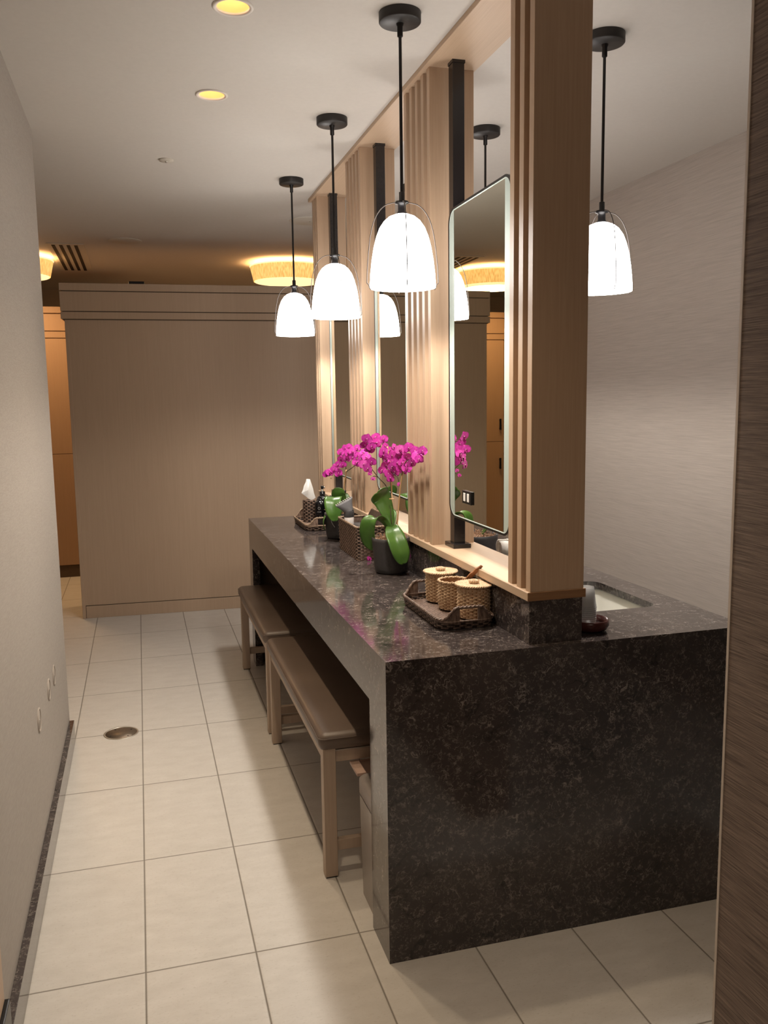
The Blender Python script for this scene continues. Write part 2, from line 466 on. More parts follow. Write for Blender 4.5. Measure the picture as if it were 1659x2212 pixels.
# ------------------------------------------------------------------ locker partition across the far end
PX0, PX1, PY = -0.458, 1.75, 6.40
rp = math.atan2(6.371-6.416, .548+.462)
t = thing('locker_partition', 'tall tan veneered partition with a stepped crown across the far end of the aisle', 'partition', (PX0, 6.416, 0), rp)
Lp = 2.2; Dp = .45
link_mesh('panel', bx(.024, Lp, 0, Dp, .096, 2.115), 'veneer', t)
link_mesh('end_stile', bx(.0, .024, -.004, Dp, 0, 2.115, bevel=.002), 'veneer', t)
link_mesh('base', bx(.026, Lp, .004, Dp-.01, 0, .090, bevel=.002), 'veneer', t)
link_mesh('base_groove', bx(.026, Lp, .010, Dp-.01, .090, .096), 'groove', t)
for z0, z1 in ((2.121, 2.168), (2.174, 2.306), (2.312, 2.362)):
    cr = link_mesh('crown_board', bx(-.022, Lp, -.016, Dp, z0, z1, bevel=.0015), 'veneer', t)
for z0, z1 in ((2.115, 2.121), (2.168, 2.174), (2.306, 2.312)):
    link_mesh('crown_groove', bx(-.010, Lp-.01, -.006, Dp, z0, z1), 'groove', t)
t = thing('projector_box', 'small black box on top of the tan partition', 'box', (.035, 6.62, 2.36), rp)
link_mesh('case', bx(-.055, .055, -.05, .05, .0, .045, bevel=.004), 'black', t)
link_mesh('vent_strip', bx(-.045, .045, -.052, -.0495, .012, .030), 'slot_weave_shade', t)

# lockers in the room behind
def locker(x0, x1, label):
    t = thing('locker_cabinet', label, 'locker', (x0, 8.03, 0), 0, 'honey veneered lockers behind the partition')
    w = x1-x0
    link_mesh('carcass', bx(0, w, .02, .55, .0, 2.37), 'locker', t)
    link_mesh('plinth', bx(.0, w, .012, .02, .0, .105), 'groove', t)
    for z0, z1 in ((2.315, 2.368), (2.165, 2.306), (2.105, 2.158)):
        link_mesh('crown_board', bx(0, w, 0, .02, z0, z1, bevel=.001), 'locker', t)
    for k, (z0, z1) in enumerate(((.112, 1.100), (1.104, 2.098))):
        d = link_mesh('door', bx(.003, w-.003, 0, .02, z0, z1, bevel=.0015), 'locker', t)
        hz = (1.275, .885)[1-k]
        hb = B(); box(hb, .035, .055, -.028, -.016, hz-.055, hz+.055, bevel=.003)
        box(hb, .040, .050, -.018, .002, hz-.045, hz-.035); box(hb, .040, .050, -.018, .002, hz+.035, hz+.045)
        h = link_mesh('handle', hb, 'black', d)
xs = [-2.45, -2.03, -1.61, -1.27, -.85, -.43, -.01]
names = ['fourth locker to the left of the partition edge', 'third locker to the left of the partition edge', 'second locker to the left of the partition edge',
         'honey veneered locker seen in the near mirror with its black handles', 'honey veneered locker showing between the left wall end and the partition', 'honey veneered locker hidden mostly behind the partition edge']
for i in range(6):
    if i == 0: continue
    locker(xs[i], xs[i+1]-.003, names[i])

# ------------------------------------------------------------------ ceiling fittings
def downlight(c, label):
    t = thing('downlight', label, 'ceiling light', (c[0], c[1], CZ), 0, 'recessed amber downlights')
    link_mesh('trim_ring', lathe(B(), [(.0600, 0), (.0600, -.003), (.0570, -.0055), (.0480, -.003), (.0480, .004)], 48), 'trim_w', t)
    bm = lathe(B(), [(.0478, .003), (.046, .045), (.046, .095)], 48); lathe(bm, [(.046, .095), (.0005, .096)], 48)
    link_mesh('reflector', bm, 'cone', t)
    bm = lathe(B(), [(.034, 0), (.032, -.008), (.020, -.015), (.0005, -.018)], 32, (0, 0), True)
    bmesh.ops.rotate(bm, verts=bm.verts, cent=(0, 0, 0), matrix=Matrix.Rotation(math.radians(-28), 3, 'Y'))
    bmesh.ops.translate(bm, verts=bm.verts, vec=(.006, .010, .066))
    link_mesh('lamp', bm, 'bulb', t)
    l = bpy.data.lights.new('downlight_beam', 'SPOT'); l.energy = CAN_W; l.color = (1, .80, .56); l.spot_size = math.radians(95); l.spot_blend = .8; l.shadow_soft_size = .03
    o = bpy.data.objects.new('downlight_beam', l); COL.objects.link(o); o.location = (0, 0, .02); o.parent = t
downlight(CANS[0], 'round recessed amber downlight at the top edge of the photo')
downlight(CANS[1], 'round recessed amber downlight, the farther of the two in view')
downlight(CANS[2], 'round recessed amber downlight above the camera, out of view')
def ceil_disc(name, x, y, rad, h, label, cat, dot=False):
    t = thing(name, label, cat, (x, y, CZ))
    link_mesh('cover', lathe(B(), [(rad, .0), (rad, -h*.5), (rad*.96, -h*.8), (.0005, -h*.85)], 56), 'ceil_cover', t)
    if dot: link_mesh('screw', lathe(B(), [(.006, -h), (.006, -h*1.4), (.0005, -h*1.4)], 12), 'steel', t)
    return t
ceil_disc('sprinkler_cover', .187, 4.398, .034, .009, 'small round white sprinkler cap on the ceiling', 'sprinkler', True)
ceil_disc('ceiling_speaker', -.030, 6.60, .117, .005, 'round ceiling speaker grille beside the slotted vent', 'speaker')
ceil_disc('access_cover', 1.125, 5.655, .132, .005, 'round ceiling plate partly hidden by the end of the slatted screen', 'cover plate', True)
t = thing('air_vent', 'slotted ceiling air vent with four dark slots by the left wall', 'air vent', (-.455, 7.46, CZ))
link_mesh('frame', bx(-.125, .135, -.68, .66, -.006, 0, bevel=.002), 'ceil_cover', t)
for k in range(4):
    x0 = -.092+k*.052
    link_mesh('slot', bx(x0, x0+.024, -.63, .62, -.0085, -.0055), 'slot_weave_shade', t)

def drum(x, y, label):
    t = thing('drum_light', label, 'ceiling light', (x, y, CZ), 0, 'amber drum ceiling lights')
    prof = []; bm = B(); n = 180; rings = []
    for k, (rr, z) in enumerate(((.315, -.035), (.302, -.09), (.287, -.155))):
        rings.append([bm.verts.new(((rr+(.0035 if i % 2 else -.0035))*math.cos(2*PI*i/n), (rr+(.0035 if i % 2 else -.0035))*math.sin(2*PI*i/n), z)) for i in range(n)])
    for a, b in zip(rings[:-1], rings[1:]):
        for i in range(n): bm.faces.new((a[i], a[(i+1) % n], b[(i+1) % n], b[i]))
    link_mesh('shade', bm, 'drum', t)
    link_mesh('rim', lathe(B(), [(.318, -.028), (.322, -.034), (.318, -.040), (.312, -.036)], 64, closed=True), 'drum_diff', t)
    link_mesh('diffuser', lathe(B(), [(.284, -.150), (.280, -.160), (.15, -.168), (.0005, -.170)], 64), 'drum_diff', t)
    link_mesh('ceiling_mount', lathe(B(), [(.09, 0), (.09, -.028), (.02, -.030), (.02, -.150)], 40), 'trim_w', t)
    l = bpy.data.lights.new('drum_bulb', 'POINT'); l.energy = DRUM_W*.35; l.color = (1, .58, .24); l.shadow_soft_size = .02
    for a in range(5):
        o = bpy.data.objects.new('drum_bulb', l); COL.objects.link(o); o.parent = t
        o.location = (.2*math.cos(a*2*PI/5), .2*math.sin(a*2*PI/5), -.07)
    l = bpy.data.lights.new('drum_downlight', 'AREA'); l.shape = 'DISK'; l.size = .5; l.energy = DRUM_W*1.6; l.color = (1, .64, .32)
    o = bpy.data.objects.new('drum_downlight', l); COL.objects.link(o); o.location = (0, 0, -.173); o.parent = t
    return t
drum(1.275, 7.39, 'amber pleated drum ceiling light above the partition beside the far pendants')
drum(-.905, 7.43, 'amber pleated drum ceiling light cut off by the left wall end')

# ------------------------------------------------------------------ pendants
def pendant():
    t = thing('pendant_light', 'x', 'pendant light', (0, 0, CZ), 0, 'opal bell pendants on black rods')
    Z = -CZ
    link_mesh('canopy', lathe(B(), [(.0635, 0), (.0635, -.026), (.061, -.029), (.0005, -.030)], 56), 'bronze', t)
    link_mesh('collar', lathe(B(), [(.012, -.028), (.010, -.036), (.0085, -.038), (.0085, -.066), (.006, -.068)], 24), 'black', t)
    link_mesh('rod', lathe(B(), [(.0048, -.03), (.0048, -.542)], 16), 'black', t)
    bm = lathe(B(), [(.007, -.515), (.009, -.516), (.009, -.540), (.020, -.543), (.021, -.549), (.0125, -.552), (.0125, -.572), (.018, -.582), (.012, -.586)], 32)
    link_mesh('socket', bm, 'black', t)
    prof = [(.0005, -.580), (.022, -.582), (.040, -.589), (.056, -.602), (.070, -.622), (.0805, -.648), (.089, -.68), (.096, -.72), (.1005, -.76), (.1025, -.790), (.1020, -.803)]
    bm = lathe(B(), prof, 64)
    link_mesh('shade', bm, 'opal', t)
    link_mesh('diffuser', lathe(B(), [(.1015, -.802), (.060, -.8045), (.0005, -.8055)], 64), 'opal', t)
    a0 = math.radians(-100)
    for k in range(4):
        a = a0+k*PI/2
        pr = [(.012, -.546), (.030, -.548), (.052, -.555), (.073, -.575), (.089, -.606), (.099, -.645), (.105, -.690), (.1095, -.735), (.1115, -.775), (.112, -.787), (.107, -.792), (.1045, -.800), (.100, -.808)]
        pts = [(q[0]*math.cos(a), q[0]*math.sin(a), q[1]) for q in pr]
        link_mesh('cage_wire', tube(B(), catmull(pts, 4), .0015, 6), 'wire', t)
    for zz, e, ss in ((-.86, PEND_BULB, .05),):
        l = bpy.data.lights.new('pendant_bulb', 'SPOT'); l.energy = e; l.color = (1, .93, .84); l.shadow_soft_size = ss
        l.spot_size = math.radians(165); l.spot_blend = .35
        o = bpy.data.objects.new('pendant_bulb', l); COL.objects.link(o); o.location = (0, 0, zz+.035); o.parent = t
    return t
p0 = pendant()
PL = [((.812, 2.624), 'opal bell pendant over the vanity nearest the camera', 0), ((.823, 3.618), 'opal bell pendant over the vanity, middle of the left row', .18), ((.829, 4.631), 'opal bell pendant over the far end of the vanity', .25),
      ((1.495, 2.615), 'opal bell pendant right of the end post over the sink side', .1), ((1.495, 3.606), 'opal bell pendant behind the near mirror, only rod and canopy showing', .2), ((1.495, 4.61), 'farthest pendant on the sink side, glimpsed between the slats', .3)]
for i, ((x, y), lab, rz) in enumerate(PL):
    if i == 0: p0.location = (x, y, CZ); p0['label'] = lab
    else: dup(p0, (x, y, CZ), rz, lab)

# ------------------------------------------------------------------ vanity counter
Y0, Y1, XC, XS = 2.104, 5.03, .592, 1.718
t = thing('vanity_counter', 'long dark veined stone vanity counter with waterfall end', 'counter', (0, 0, 0))
top = link_mesh('countertop', bx(XC, XS, Y0, Y1, .835, .860), 'stone', t)
SX0, SX1, SY0, SY1 = 1.235, 1.612, 2.405, 2.822
def rr_prism(x0, x1, y0, y1, rad, z0, z1): return prism(B(), rrect(x0, x1, y0, y1, rad), 'z', z0, z1)
cut(top, [link_mesh('c', rr_prism(SX0, SX1, SY0, SY1, .045, .8, .9), 'stone')])
link_mesh('end_panel', bx(XC, XS, Y0, Y0+.020, 0, .835), 'stone', t)
link_mesh('end_panel', bx(XC, XS, Y1-.020, Y1, 0, .835), 'stone', t)
link_mesh('front_return', bx(XC, XC+.020, Y0+.020, 2.279, 0, .835), 'stone', t)
link_mesh('front_return', bx(XC, XC+.020, 4.905, Y1-.020, 0, .835), 'stone', t)
link_mesh('front_apron', bx(XC, XC+.020, 2.279, 4.905, .700, .835), 'stone', t)
link_mesh('sink_apron', bx(XS-.020, XS, Y0+.02, Y1-.02, .60, .835), 'stone', t)
link_mesh('inner_panel', bx(1.02, 1.05, Y0+.02, Y1-.02, 0, .834), 'under', t)
link_mesh('inner_panel', bx(XC+.022, 1.02, Y1-.045, Y1-.021, 0, .834), 'under', t)
link_mesh('inner_panel', bx(XC+.020, 1.02, 2.262, 2.279, 0, .834), 'under', t)
link_mesh('inner_panel', bx(XC+.020, XC+.040, 4.905, 4.925, .0, .834), 'stone', t)
pl = link_mesh('plinth', bx(1.016, 1.180, 2.131, Y1-.03, .860, .985, bevel=.0012, seg=1), 'stone', t)

t = thing('undermount_sink', 'white undermount basin sunk in the stone counter', 'sink', (0, 0, 0))
bm = B(); rings = []
for off, rad, z in ((-.012, .05, .834), (-.008, .05, .825), (.004, .05, .78), (.018, .06, .715), (.06, .07, .700), (.15, .03, .695)):
    rings.append([bm.verts.new((p[0], p[1], z)) for p in rrect(SX0+off, SX1-off, SY0+off, SY1-off, rad)])
for a, b in zip(rings[:-1], rings[1:]):
    for i in range(len(a)):
        q = bm.faces.new((a[i], a[(i+1) % len(a)], b[(i+1) % len(a)], b[i])); q.smooth = True
bm.faces.new(rings[-1])
s = link_mesh('basin', bm, 'white_cer', t)
sm = s.modifiers.new('s', 'SOLIDIFY'); sm.thickness = .006; sm.offset = 1
bm = lathe(B(), [(.013, 0), (.012, .003), (.008, .003), (.007, 0)], 24)
bmesh.ops.rotate(bm, verts=bm.verts, cent=(0, 0, 0), matrix=Matrix.Rotation(-PI/2, 3, 'Y'))
bmesh.ops.translate(bm, verts=bm.verts, vec=(1.597, 2.575, .79))
link_mesh('overflow_hole', bm, 'steel', t)
link_mesh('drain', lathe(B(), [(.024, .695), (.024, .699), (.001, .700)], 24, (1.42, 2.61)), 'steel', t)

# black tap behind the end post
t = thing('sink_tap', 'black curved sink tap just showing beside the end post', 'tap', (1.215, 2.61, .86))
link_mesh('body', lathe(B(), [(.024, 0), (.024, .006), (.019, .010), (.019, .05)], 28, cap1=True), 'black', t)
sp = catmull([(0, 0, .04), (.0, 0, .10), (.022, 0, .133), (.075, 0, .142), (.13, 0, .135), (.150, 0, .110), (.152, 0, .055)], 8)
link_mesh('spout', tube(B(), sp, [.017]*len(sp), 16), 'black', t)
link_mesh('lever', tube(B(), [(0, .018, .05), (0, .055, .058), (0, .085, .064)], .006, 10), 'black', t)

# ------------------------------------------------------------------ slatted oak screen
t = thing('slatted_screen', 'tall pale oak slatted screen standing on the stone plinth up to the ceiling', 'screen', (0, 0, 0))
led = B(); box(led, 1.008, 1.187, 2.124, Y1-.02, .985, 1.010, bevel=.0015, seg=1)
for q in led.faces:
    if q.normal.y < -.9 or abs(q.calc_center_median().y-2.124) < .002: q.material_index = 1
link_mesh('ledge', led, ['oak_y', 'oak_end'], t)
link_mesh('header_beam', bx(1.000, 1.187, 2.124, 5.06, 2.672, CZ, bevel=.001, seg=1), 'oak_y', t)
ys = [2.126, 2.186, 2.246] + [2.952+.0665*k for k in range(5)] + [3.922+.0620*k for k in range(5)] + [4.893, 4.946, 4.999]
sl0 = link_mesh('slat', bx(1.016, 1.180, 0, .0285, 1.010, 2.672, bevel=.001, seg=1), 'oak', t)
for i, y in enumerate(ys):
    o = sl0 if i == 0 else sl0.copy()
    if i: COL.objects.link(o)
    o.location = (0, y, 0)

# ------------------------------------------------------------------ mirrors on black posts
def rr_yz(y0, y1, z0, z1, rad, n=10): return rrect(y0, y1, z0, z1, rad, n)
def mirror(yc, label, plate=False, hw=.272):
    # object origin at the foot of the post line, x = mirror plane
    t = thing('vanity_mirror', label, 'mirror', (1.052, yc, 1.01), 0, 'tall rounded mirrors in the screen openings')
    z0, z1 = .118, 1.172   # relative to ledge
    out = rr_yz(-hw, hw, z0, z1, .052); inn = rr_yz(-hw+.011, hw-.011, z0+.007, z1-.007, .045)
    bm = B(); ang = -.012
    def ring(pts, x): return [bm.verts.new((x, p[0], p[1])) for p in pts]
    A, Bq, C, D = ring(out, 0), ring(out, .030), ring(inn, 0), ring(inn, .004)
    n = len(A)
    for i in range(n):
        j = (i+1) % n
        bm.faces.new((A[i], A[j], Bq[j], Bq[i])); bm.faces.new((A[i], C[i], C[j], A[j])); bm.faces.new((C[i], D[i], D[j], C[j]))
    bm.faces.new(Bq)
    fr = link_mesh('frame', bm, 'black', t)
    # mirror glass
    iw = hw-.006-.030
    bm = B(); prism(bm, [(p[0], p[1]) for p in rr_yz(-hw+.011, hw-.011, z0+.0075, z1-.0075, .0445)], 'x', .0022, .0040)
    gl = link_mesh('glass', bm, 'mirror', t)
    # bright polished glass edge
    eo = rr_yz(-hw+.011, hw-.011, z0+.0072, z1-.0072, .045); ei = rr_yz(-hw+.0135, hw-.0135, z0+.0102, z1-.0102, .0425)
    bm = B(); a = ring(eo, .0012) ; b = ring(ei, .0020)
    a = [bm.verts.new((.0010, p[0], p[1])) for p in eo]; b = [bm.verts.new((.0019, p[0], p[1])) for p in ei]
    for v in [v for v in bm.verts if not v.link_faces and v not in a and v not in b]: bm.verts.remove(v)
    for i in range(n):
        bm.faces.new((a[i], a[(i+1) % n], b[(i+1) % n], b[i]))
    link_mesh('glass_edge', bm, 'bevel', t)
    for s in (-1, 1):
        # frosted vertical band, follows the rounded corners
        o2 = rr_yz(-hw+.0128, hw-.0128, z0+.0095, z1-.0095, .043, 10)
        lim = hw-.054
        pts = [p for p in o2 if p[0]*s >= lim-1e-6]
        pts.sort(key=lambda p: p[1])
        zb = min(p[1] for p in pts); zt = max(p[1] for p in pts)
        lo = [p for p in pts]
        poly = lo + [(lim*s, z1-.009), (lim*s, z0+.009)]
        bm = B(); vs = [bm.verts.new((.0016, p[0], p[1])) for p in poly]
        bm.faces.new(vs)
        link_mesh('frosted_band', bm, 'frost', t)
    if plate:
        bm = bx(-.0045, .0022, .045, .127, .180, .224, bevel=.0015)
        sp_ = link_mesh('switch_plate', bm, 'black', t)
        for k in range(2):
            y = .060+k*.034
            link_mesh('switch_rocker', bx(-.0062, -.004, y, y+.018, .188, .216, bevel=.001), 'white_pl', sp_)
    for o in list(t.children):
        o.rotation_euler = (0, 0, ang)
    # posts behind the mirror run from ledge to beam at both sides of the opening
    for s, yy in ((1, .285),):
        link_mesh('post', bx(.020, .062, yy-.020, yy+.022, 0, 1.662, bevel=.0015, seg=1), 'blackwood', t)
        link_mesh('post_base', bx(.008, .075, yy-.045, yy+.048, 0, .016, bevel=.002), 'blackwood', t)
        link_mesh('post_cap', bx(.018, .064, yy-.022, yy+.024, 1.652, 1.662), 'blackwood', t)
    return t
mirror(2.605, 'tall rounded mirror nearest the camera, with a small switch plate on its glass', True)
mirror(3.585, 'tall rounded mirror in the middle opening behind the orchids')
mirror(4.545, 'tall rounded mirror in the farthest opening of the screen')

# ------------------------------------------------------------------ benches
def bench(y0, y1, label):
    t = thing('vanity_bench', label, 'bench', (0, y0, 0), 0, 'upholstered benches under the vanity')
    L = y1-y0; X0, X1 = .512, .905; w = .042; dy = .030
    bm = bx(X0-.012, X1, -.006, L-.002, .430, .491, bevel=.024, seg=4)
    for q in bm.faces: q.smooth = True
    se = link_mesh('seat', bm, 'vinyl', t)
    pip = [(x, y, .475) for x, y in rrect(X0-.0125, X1+.0005, -.0065, L-.0015, .024, 5)]
    link_mesh('seam', tube(B(), pip, .0013, 6, closed=True), 'vinyl', se)
    rb = B()
    box(rb, X0+.004, X0+.026, w*.9, L-w*.9, .395, .432, bevel=.001, seg=1); box(rb, X1-.026, X1-.004, w*.9, L-w*.9, .395, .432, bevel=.001, seg=1)
    link_mesh('long_rail', rb, 'leg_y', t)
    for yy in (0.002, L-w+.006):
        link_mesh('end_rail', bx(X0+.040, X1-.040, yy+.004, yy+.030, .392, .430, bevel=.001, seg=1), 'leg', t)
        link_mesh('stretcher', bx(X0+.040, X1-.040, yy+.006, yy+.028, .088, .124, bevel=.001, seg=1), 'leg', t)
    link_mesh('edge_strip', bx(X0+.040, X1-.04, .0005, .008, .4305, .4345), 'steel', t)
    for x in (X0, X1-w):
        for y in (0, L-w):
            lg = link_mesh('leg', bx(x, x+w, y, y+w*.95, .004, .440 if x == X0 else .43, bevel=.0015, seg=1), 'leg', t)
            link_mesh('foot_pad', bx(x+.003, x+w-.003, y+.003, y+w-.005, 0, .005), 'foot', lg)
bench(2.572, 3.758, 'taupe vinyl bench with oak legs nearest the camera, under the vanity')
bench(3.845, 4.898, 'taupe vinyl bench with oak legs at the far end, under the vanity')

# ------------------------------------------------------------------ bin under the counter
t = thing('waste_bin', 'rounded brushed metal waste bin under the vanity near end', 'bin', (.603, 2.29, 0))
def shell(bm, path, zs, mi=0, closed=True):
    rings = [[bm.verts.new((p[0]*s+ox, p[1]*s2+oy, z)) for p in path] for z, s, s2, ox, oy in zs]
    for a, b in zip(rings[:-1], rings[1:]):
        for i in range(len(a)):
            q = bm.faces.new((a[i], a[(i+1) % len(a)], b[(i+1) % len(a)], b[i])); q.material_index = mi; q.smooth = True
    return rings
pth = rrect(0, .24, 0, .20, .035, 6)
bm = B(); rg = shell(bm, pth, [(0, .96, .96, .005, .004), (.33, 1, 1, 0, 0)]); bm.faces.new(rg[0])
link_mesh('body', bm, 'bin', t)
bm = B(); shell(bm, pth, [(.330, .97, .97, .003, .003), (.335, 1.01, 1.01, -.001, -.001), (.378, 1.01, 1.01, -.001, -.001), (.382, .98, .98, .002, .002), (.382, .74, .72, .031, .028), (.30, .72, .70, .033, .03)])
link_mesh('rim', bm, 'bin_rim', t)
bm = B(); rg = shell(bm, pth, [(.376, .745, .725, .031, .028), (.12, .66, .66, .04, .034)]); bm.faces.new(rg[-1])
link_mesh('liner', bm, 'liner', t)
bm = B(); box(bm, 0, .030, .200, .300, .374, .384, bevel=.001, seg=1)
box(bm, .088, .094, .200, .300, .374, .384, bevel=.001, seg=1); box(bm, .030, .088, .294, .300, .374, .384); box(bm, .030, .088, .200, .294, .374, .377)
link_mesh('open_lid', bm, 'pinkwood', t)

# ------------------------------------------------------------------ woven things
def resample(path, n):
    P = [Vector((p[0], p[1])) for p in path]; P.append(P[0]); seg = [(P[i+1]-P[i]).length for i in range(len(P)-1)]; tot = sum(seg)
    out = []; i = 0; acc = 0
    for k in range(n):
        d = tot*k/n
        while acc+seg[i] < d: acc += seg[i]; i += 1
        tt = (d-acc)/seg[i]; p = P[i].lerp(P[i+1], tt); tg = (P[i+1]-P[i]).normalized()
        out.append((p, Vector((tg.y, -tg.x))))
    return out
def weave_wall(bm, path_at, rows, h, cols, amp, zf=None, jit=0.0, seed=1, mi=0, shade_mi=0, thr=-.6):
    """rows of strands woven over and under `cols` stakes; path_at(v)->list of (pt, outward normal), z = zf(k_index, v)"""
    rnd = random.Random(seed); n = cols*4; rings = []
    for rI in range(rows):
        for sub in (0.12, .5, .88):
            v = (rI+sub)/rows; pa = path_at(v, n); ring = []
            round_ = 1.0 if sub == .5 else .25
            for i, (p, nn) in enumerate(pa):
                ph = math.cos(2*PI*i/8.0 + PI*rI)
                d = amp*(round_*(0.35+.65*ph)*1.6) + rnd.uniform(-jit, jit)
                z = (zf(i/n, v) if zf else v*h) + rnd.uniform(-jit, jit)*.6
                ring.append(bm.verts.new((p.x+nn.x*d, p.y+nn.y*d, z)))
            rings.append(ring)
    for k, (a, b) in enumerate(zip(rings[:-1], rings[1:])):
        for i in range(n):
            q = bm.faces.new((a[i], a[(i+1) % n], b[(i+1) % n], b[i])); q.material_index = shade_mi if (k % 3 == 2 or math.cos(2*PI*i/8.0+PI*(k//3)) < thr) else mi; q.smooth = True  # recesses and dipped strands take a darker colour, painted shade between strands
    return rings
def circle_path(rf):
    def pa(v, n):
        rr = rf(v); return [(Vector((rr*math.cos(2*PI*i/n), rr*math.sin(2*PI*i/n))), Vector((math.cos(2*PI*i/n), math.sin(2*PI*i/n)))) for i in range(n)]
    return pa
def braid_ring(bm, pts, rad, amp, turns, closed=True, mi=0):
    """two-strand twisted braid along pts"""
    P = [Vector(p) for p in pts]; N = len(P)
    for s in range(2):
        q = []
        for i, p in enumerate(P):
            tg = (P[(i+1) % N]-P[i-1]) if closed else (P[min(i+1, N-1)]-P[max(i-1, 0)])
            tg.normalize(); a = tg.cross(Vector((0, 0, 1)));
            if a.length < 1e-4: a = Vector((1, 0, 0))
            a.normalize(); b = a.cross(tg); th = 2*PI*turns*i/N+PI*s
            q.append(p+amp*(a*math.cos(th)+b*math.sin(th)))
        tube(bm, q, rad, 6, closed=closed, mi=mi)
    return bm
def canister(x, y, rz, lid, label, seed, rad=.050, h=.098, wob=0):
    t = thing('straw_canister', label, 'canister', (x, y, .873), rz, 'straw canisters on the near tray')
    rf = lambda v: rad*(.955+.045*min(1, v*5)+.012*math.sin(v*7+seed)*(1+wob))
    bm = B(); weave_wall(bm, circle_path(rf), 18, h, 26, .0026, jit=.0005+wob*.0004, seed=seed, shade_mi=1, thr=-.9)
    lathe(bm, [(rad*.95, .003), (.0005, .002)], 40)
    link_mesh('body', bm, ['straw', 'straw_in_gap_shade'], t)
    bm = B()
    if lid:
        n = 120; R = rad+.007; rings = []
        for k in range(25):
            rr = R*(k+.3)/25; rings.append([bm.verts.new((rr*math.cos(2*PI*i/n), rr*math.sin(2*PI*i/n), h+.005+(.0013 if (k % 2) else 0)*(1+.5*math.cos(i*PI/2+k)) )) for i in range(n)])
        for a, b in zip(rings[:-1], rings[1:]):
            for i in range(n):
                q = bm.faces.new((a[i], a[(i+1) % n], b[(i+1) % n], b[i])); q.smooth = True
        braid_ring(bm, [(R*math.cos(2*PI*i/144), R*math.sin(2*PI*i/144), h+.004) for i in range(144)], .0020, .0020, 24)
        lathe(bm, [(R-.002, h+.003), (.001, h+.002)], 60)
        ld = link_mesh('lid', bm, 'straw', t)
        bm = B(); braid_ring(bm, [(.010*math.cos(2*PI*i/48), .010*math.sin(2*PI*i/48), h+.012) for i in range(48)], .0038, .0030, 6)
        link_mesh('knob', bm, 'straw', ld)
    else:
        braid_ring(bm, [(rad*math.cos(2*PI*i/120), rad*math.sin(2*PI*i/120), h+.002+.0012*math.sin(i*.9)) for i in range(120)], .0024, .0022, 20)
        link_mesh('rim', bm, 'straw', t)
        bm = lathe(B(), [(rad-.003, h), (rad-.004, .006), (.001, .006)], 60)
        link_mesh('lining', bm, 'straw_in_gap_shade', t)
    return t
canister(.948, 2.672, .3, True, 'lidded straw canister standing farthest on the dark rattan tray', 3, .0485, .094)
canister(.950, 2.555, .9, False, 'open straw canister without lid between the two lidded ones', 11, .0475, .088, 1)
canister(.972, 2.432, .1, True, 'lidded straw canister nearest the camera on the rattan tray', 5, .0500, .098)
# wooden spatula / stick leaning out of the open canister
t = thing('wooden_scoop', 'brown wooden stick with a notched tip leaning out of the open canister', 'stick', (.950, 2.555, .879))
d0 = Vector((-.022, .022, .004)); tip = Vector((.0650, -.078, .142))
ax = (tip-d0).normalized(); sd = ax.cross(Vector((0, 1, .3))).normalized(); nn = sd.cross(ax)
prof = [(0, .006), (.35, .008), (.62, .009), (.78, .0105), (.82, .0075), (.90, .0085), (.935, .005), (1.0, .0015)]
bm = B(); rings = []
for s_, w_ in prof:
    c = d0.lerp(tip, s_)
    rings.append([bm.verts.new(c+sd*w_+nn*.0025), bm.verts.new(c-sd*.006+nn*.0025), bm.verts.new(c-sd*.006-nn*.0025), bm.verts.new(c+sd*w_-nn*.0025)])
for a, b in zip(rings[:-1], rings[1:]):
    for i in range(4): bm.faces.new((a[i], a[(i+1) % 4], b[(i+1) % 4], b[i]))
bm.faces.new(rings[0]); bm.faces.new(rings[-1])
link_mesh('stick', bm, 'twig', t)

